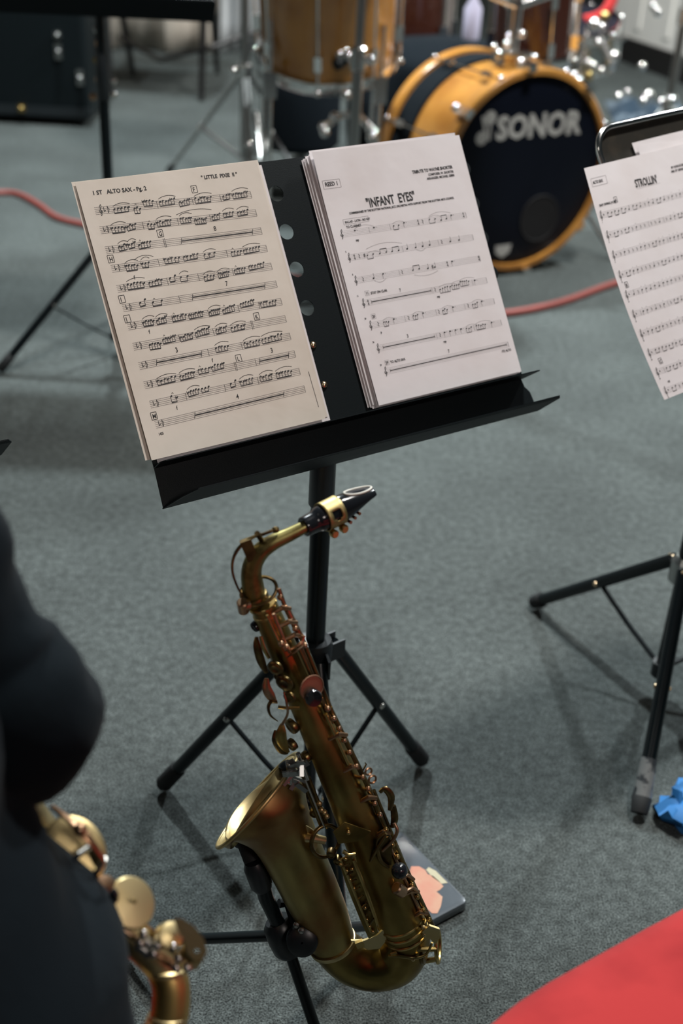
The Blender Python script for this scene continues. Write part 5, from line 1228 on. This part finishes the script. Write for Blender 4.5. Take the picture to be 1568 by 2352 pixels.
b = MB(); b.lathe(V((-.424, 4.42, 1.16)), V((.1, -.1, 1)), [(.008, .02), (.03, .018), (.05, .004), (.22, -.012), (.221, -.013), (.05, .002), (.008, .016)], 48); tag(b.build('cymbal', 'goldbrass', origin=V((-.424, 4.42, 1.15))), 'brass cymbal on top of the chrome stand left of the floor tom', 'cymbal')
sn = aty(815, 290, 3.30)
b = MB(); b.lathe(V((.40, 3.05, 1.36)), V((-.05, -.10, 1)), [(.008, .02), (.03, .018), (.05, .004), (.24, -.014), (.241, -.015), (.05, .002), (.008, .016)], 56); tag(b.build('cymbal', 'goldbrass', origin=V((.40, 3.05, 1.36))), 'unseen brass cymbal on a boom, added to shade the carpet at the left', 'cymbal')  # added above the view so its shadow darkens the carpet at left
st2 = tripod('cymbal_stand', 'chrome cymbal stand with bright wing nuts in front of the floor tom', sn.x, 3.30, 1.28, .36, [(-.24, -.05), (.17, -.13), (.05, .24)], cat='stand')
b = MB()
for k, (x, y) in enumerate(((742, 292), (746, 305), (850, 298), (860, 306), (852, 316), (795, 220), (805, 218), (768, 268), (820, 270))):
    b = MB(); b.ball(dep(x, y, 3.28 - .02 * (k % 3)), .014, 12); b.build('wing_nut', 'chrome', st2)
b = MB(); b.tube([dep(742, 296, 3.28), dep(775, 268, 3.30), dep(800, 262, 3.32), dep(830, 270, 3.30), dep(856, 306, 3.28)], .010, 10)
b.build('leg_yoke', 'chrome', st2)
for (x, y) in ((797, 44), (800, 62), (827, 62), (795, 118), (800, 130), (780, 125)):
    b = MB(); b.ball(dep(x, y, 3.25), .013, 12); b.build('clamp_bolt', 'chrome', st2)
b = MB(); b.tube([V((sn.x - .12, 3.37, 1.20)), V((sn.x, 3.30, 1.25)), V((.40, 3.05, 1.38))], .009, 10); b.build('boom', 'chrome_dull', st2)  # unseen arm added to carry the shadow-casting cymbal
b = MB(); b.tube([dep(772, 150, 3.25), dep(815, 120, 3.28)], .016, 10); b.build('boom_clamp', 'black', st2)
# bright struts in front of the black throne (hi-hat pedal frame)
hh = empty('hi_hat_pedal', atz(600, 400), 'bright chrome pedal frame standing between the two stands behind the desk', 'pedal')
b = MB(); b.tube([dep(587, 262, 4.0), dep(600, 372, 3.9)], .012, 10); b.build('strut', 'chrome_dull', hh)
b = MB(); b.tube([dep(622, 304, 4.0), dep(594, 372, 3.9)], .012, 10); b.build('strut', 'chrome_dull', hh)
b = MB(); b.tube([dep(622, 304, 4.0), dep(680, 392, 3.9)], .008, 10); b.build('strut', 'darkwood', hh)
b = MB(); q_ = dep(600, 372, 3.9); q_.z = 0; b.box(q_ + V((0, 0, .012)), X * .05, Y * .14, Z * .012); b.build('footboard', 'chrome_dull', hh); b = MB(); b.tube([q_ + Z * .02, dep(598, 372, 3.9)], .010, 8); b.build('strut', 'chrome_dull', hh)
# right cymbal stand
rsx = V((1.16, 4.75, 0))
s3 = tripod('cymbal_stand', 'chrome cymbal stand right of the bass drum, against the pale wall', rsx.x, rsx.y, 1.2, .33, [(-.26, -.16), (.22, -.24), (.05, .28)], r=.014)
for (x, y, r) in ((1478, 232, .020), (1488, 220, .024), (1440, 212, .014), (1420, 222, .018), (1474, 152, .016), (1500, 15, .016), (1510, 28, .018)): b = MB(); b.ball(dep(x, y, 4.75), r, 12); b.build('wing_nut', 'chrome', s3)
# hardware cluster between tom and wall
hc_ = empty('snare_drum', V((.96, 4.35, 0)), 'chrome shelled snare drum on its stand behind the bass drum', 'drum')
scn = dep(1335, 78, 4.2)
drum('', '', scn + V((0, 0, .03)), V((-.1, -.3, 1)), .125, .12, 'chrome_dull', 'chrome', 6, headmat='head', parent=hc_)
b = MB(); b.cyl(V((scn.x, scn.y, .12)), scn + V((0, 0, -.10)), .013)
for k in range(3): a = 2 * PI * k / 3; b.tube([scn + V((0, 0, -.10)), scn + V((.16 * math.cos(a), .16 * math.sin(a), .0))], .008, 8)
b.build('basket', 'chrome_dull', hc_)
for k in range(3):
    a = 2 * PI * k / 3 + .5; b = MB(); b.tube([V((scn.x, scn.y, .35)), V((scn.x + .25 * math.cos(a), scn.y + .25 * math.sin(a), .012))], .009, 8); b.build('leg', 'chrome_dull', hc_)
rk = random.Random(31)
for (x, y, r) in ((1316, 66, .014), (1364, 56, .022), (1382, 62, .014), (1342, 104, .018), (1372, 98, .014), (1360, 152, .016), (1380, 163, .014), (1408, 130, .022), (1348, 143, .014), (1318, 175, .018), (1296, 190, .016), (1305, 186, .012)): b = MB(); b.ball(dep(x, y, 4.1 + rk.uniform(-.05, .05)), r, 12); b.build('wing_nut', 'chrome', hc_)
b = MB(); b.tube([dep(1322, -20, 4.0), dep(1318, 20, 4.0), dep(1304, 140, 4.0)], .014, 10); b.tube([dep(1350, 60, 4.1), dep(1330, 175, 4.15)], .010, 10); b.tube([dep(1375, 80, 4.1), dep(1405, 150, 4.1)], .012, 10); b.build('stand_rods', 'chrome', hc_)
for (x, y) in ((1350, 175), (1342, 102), (1355, 160), (1388, 38)): b = MB(); b.ball(dep(x, y, 4.12), .018, 12); b.build('brass_fitting', 'goldbrass', hc_)
tag(MB().tube([V(p) for p in catmull([dep(1340, 48, 4.2).to_tuple(), dep(1375, 38, 4.2).to_tuple(), dep(1400, 12, 4.2).to_tuple(), dep(1425, -60, 4.2).to_tuple()], 5)], .020, 12).build('strap', 'red'), 'red strap hanging over the drum hardware at the top right', 'strap')
# black padded drum stool / bag behind the bass drum, with pale bottle
bg = empty('equipment_bag', V((.36, 4.75, 0)), 'black cloth equipment bag slumped behind the bass drum', 'bag')
b = MB(); loft(b, interp([(V((.30, 4.62, .01)), X * .33, Y * .24), (V((.30, 4.62, .20)), X * .36, Y * .26), (V((.30, 4.62, .42)), X * .34, Y * .24), (V((.30, 4.62, .50)), X * .26, Y * .17), (V((.30, 4.62, .53)), X * .12, Y * .08)], 4), 36, .05, 8); b.build('body', 'sheen_black', bg, ang=70)
wb_ = aty(1082, 70, 4.42)
b = MB(); zt = wb_.z; b.lathe(V((wb_.x, 4.42, .0)), Z, [(.001, .56), (.028, .56), (.030, .57), (.030, .66), (.012, .69), (.012, .71), (.001, .71)], 20); tag(b.build('water_bottle', 'lilac', origin=V((wb_.x, 4.42, .50))), 'pale lilac water bottle standing on the black bag', 'bottle')
# wooden bass-drum side hoop seen as an orange bar is the drum's rear hoop; conga beside it
cg_ = aty(975, 20, 4.6)
cgr = empty('conga_drum', V((cg_.x - .05, 4.9, 0)), 'tall dark conga drum with orange rim behind the floor tom', 'drum')
b = MB(); b.lathe(V((cg_.x - .05, 4.9, 0)), Z, [(.11, .01), (.13, .10), (.175, .40), (.17, .62), (.145, .80)], 40, caps=True); b.build('shell', 'redwood', cgr)
b = MB(); b.ring(V((cg_.x - .05, 4.9, .74)), Z, .168, .016, 40, 8); b.build('rim', 'orangewood', cgr)
for k in range(6): b = MB(); a = 2 * PI * k / 6 + .3; q_ = V((cg_.x - .05 + .185 * math.cos(a), 4.9 + .185 * math.sin(a), 0)); b.cyl(q_ + Z * .52, q_ + Z * .74, .007, seg=8); b.box(q_ + Z * .52, X * .015, Y * .015, Z * .03); b.build('tension_lug', 'chrome', cgr)

# navy tarpaulin on floor by the right wall
b = MB(); vs = []; fs = []; nx, ny = 26, 16
for j in range(ny + 1):
    for i in range(nx + 1):
        p = V((1.12, 4.9, 0)) + V((1.0 - .42 * j / ny, -.1, 0)) * (i / nx) + V((.12, 1.55, 0)) * (j / ny)
        e = min(i, nx - i, j, ny - j) / 3; e = min(1, e); vs.append(p + Z * (.006 + e * (.05 + .04 * math.sin(i * .7) * math.cos(j * .9) + .025 * math.sin(i * 1.7 + j))))
for j in range(ny):
    for i in range(nx): a = j * (nx + 1) + i; fs.append((a, a + 1, a + nx + 2, a + nx + 1))
tag(b.add(vs, fs).build('tarpaulin', 'navy', origin=V((1.5, 5.8, 0)), ang=70), 'crumpled navy tarpaulin on the floor below the pale wall', 'tarpaulin')

# ================================================================== LEFT BACKGROUND
# black road case / amplifier
cx0, cx1, cy0 = -1.75, -1.165, 5.25
cs_ = empty('road_case', V(((cx0 + cx1) / 2, cy0 + .25, 0)), 'big black equipment case with small metal latches at the upper left', 'case')
b = MB(); b.tube([V((0, 0, 0)), V((0, 0, 1))], .001, 4) if False else None
b.aabox((cx0, cy0, .03), (cx1, cy0 + .5, .80)); bx_ = b.build('body', 'black', cs_, smooth=False); md = bx_.modifiers.new('b', 'BEVEL'); md.width = .02; md.segments = 3
for z in (.06, .77):
    b = MB(); b.aabox((cx0 - .005, cy0 - .006, z - .02), (cx1 + .005, cy0 + .01, z + .02)); b.build('edge_strip', 'nylon', cs_, smooth=False)
for (x, y) in ((132, 80), (134, 118), (184, 178), (50, 248)):
    p = aty(x, y, cy0 - .012); b = MB(); b.box(p, X * .013, Y * .008, Z * (.03 if y in (118, 178) else .013)); b.ball(p + V((0, -.012, 0)), .010, 10); b.build('latch', 'chrome_dull' if x > 60 else 'goldbrass', cs_)
for x in (cx0 + .06, cx1 - .06):
    for y in (cy0 + .06, cy0 + .44): b = MB(); b.cyl((x, y, 0), (x, y, .032), .02); b.build('foot', 'rubber', cs_)
# metal clamp knobs on a thick upper pole, added to give the glints
lp = empty('pole_knobs', dep(232, 200, 2.80), 'thick dark upper pole of the rear stand with metal clamp knobs added for its glints', 'clamp')
b = MB(); b.tube([dep(226, 60, 2.80), dep(232, 150, 2.78), dep(236, 235, 2.80)], [.010, .014, .012], 12); b.build('stem', 'blackpole', lp)
for (x, y, m_) in ((226, 100, 'copper'), (222, 68, 'chrome_dull'), (222, 138, 'brass'), (226, 183, 'copper'), (261, 186, 'steel'), (261, 218, 'steel'), (214, 222, 'copper')):
    b = MB(); b.ball(dep(x, y, 2.77), .009, 10); b.build('clamp_screw', m_, lp)
# dark chair behind
chb = empty('wooden_chair', V((-1.0, 6.2, 0)), 'dark wooden chair standing before the beige drape', 'chair')
fA = atz(306, 172); fB = atz(462, 232); 
b = MB(); b.box(V((-1.0, 6.15, .45)), X * .27, Y * .24, Z * .025); b.build('seat', 'darkwood', chb, smooth=False)
fC = fA + V((.42, .15, 0)); fD = fB + V((-.42, -.05, 0))
for (p, t) in ((fA, V((-1.24, 6.36, .44))), (fB, V((-.76, 5.94, .44))), (fC, V((-.78, 6.37, .44))), (fD, V((-1.22, 5.94, .44)))):
    b = MB(); b.tube([V((p.x, p.y, .002)), t], [.014, .020], 10); b.build('leg', 'darkwood', chb)
b = MB(); b.tube([V((-1.24, 6.36, .20)), V((-.98, 6.02, .16)), V((-.72, 5.9, .25)), V((-.45, 6.1, .33))], .012, 8); b.build('stretcher', 'darkwood', chb)
for x in (-1.22, -.78): b = MB(); b.tube([V((x, 6.37, .46)), V((x, 6.44, .92))], .016, 10); b.build('back_post', 'darkwood', chb)
b = MB(); b.box(V((-1.0, 6.43, .82)), X * .22, Y * .012, Z * .08); b.build('backrest', 'darkwood', chb, smooth=False)
for o in bpy.data.objects:
    if '_o' in o: del o['_o']
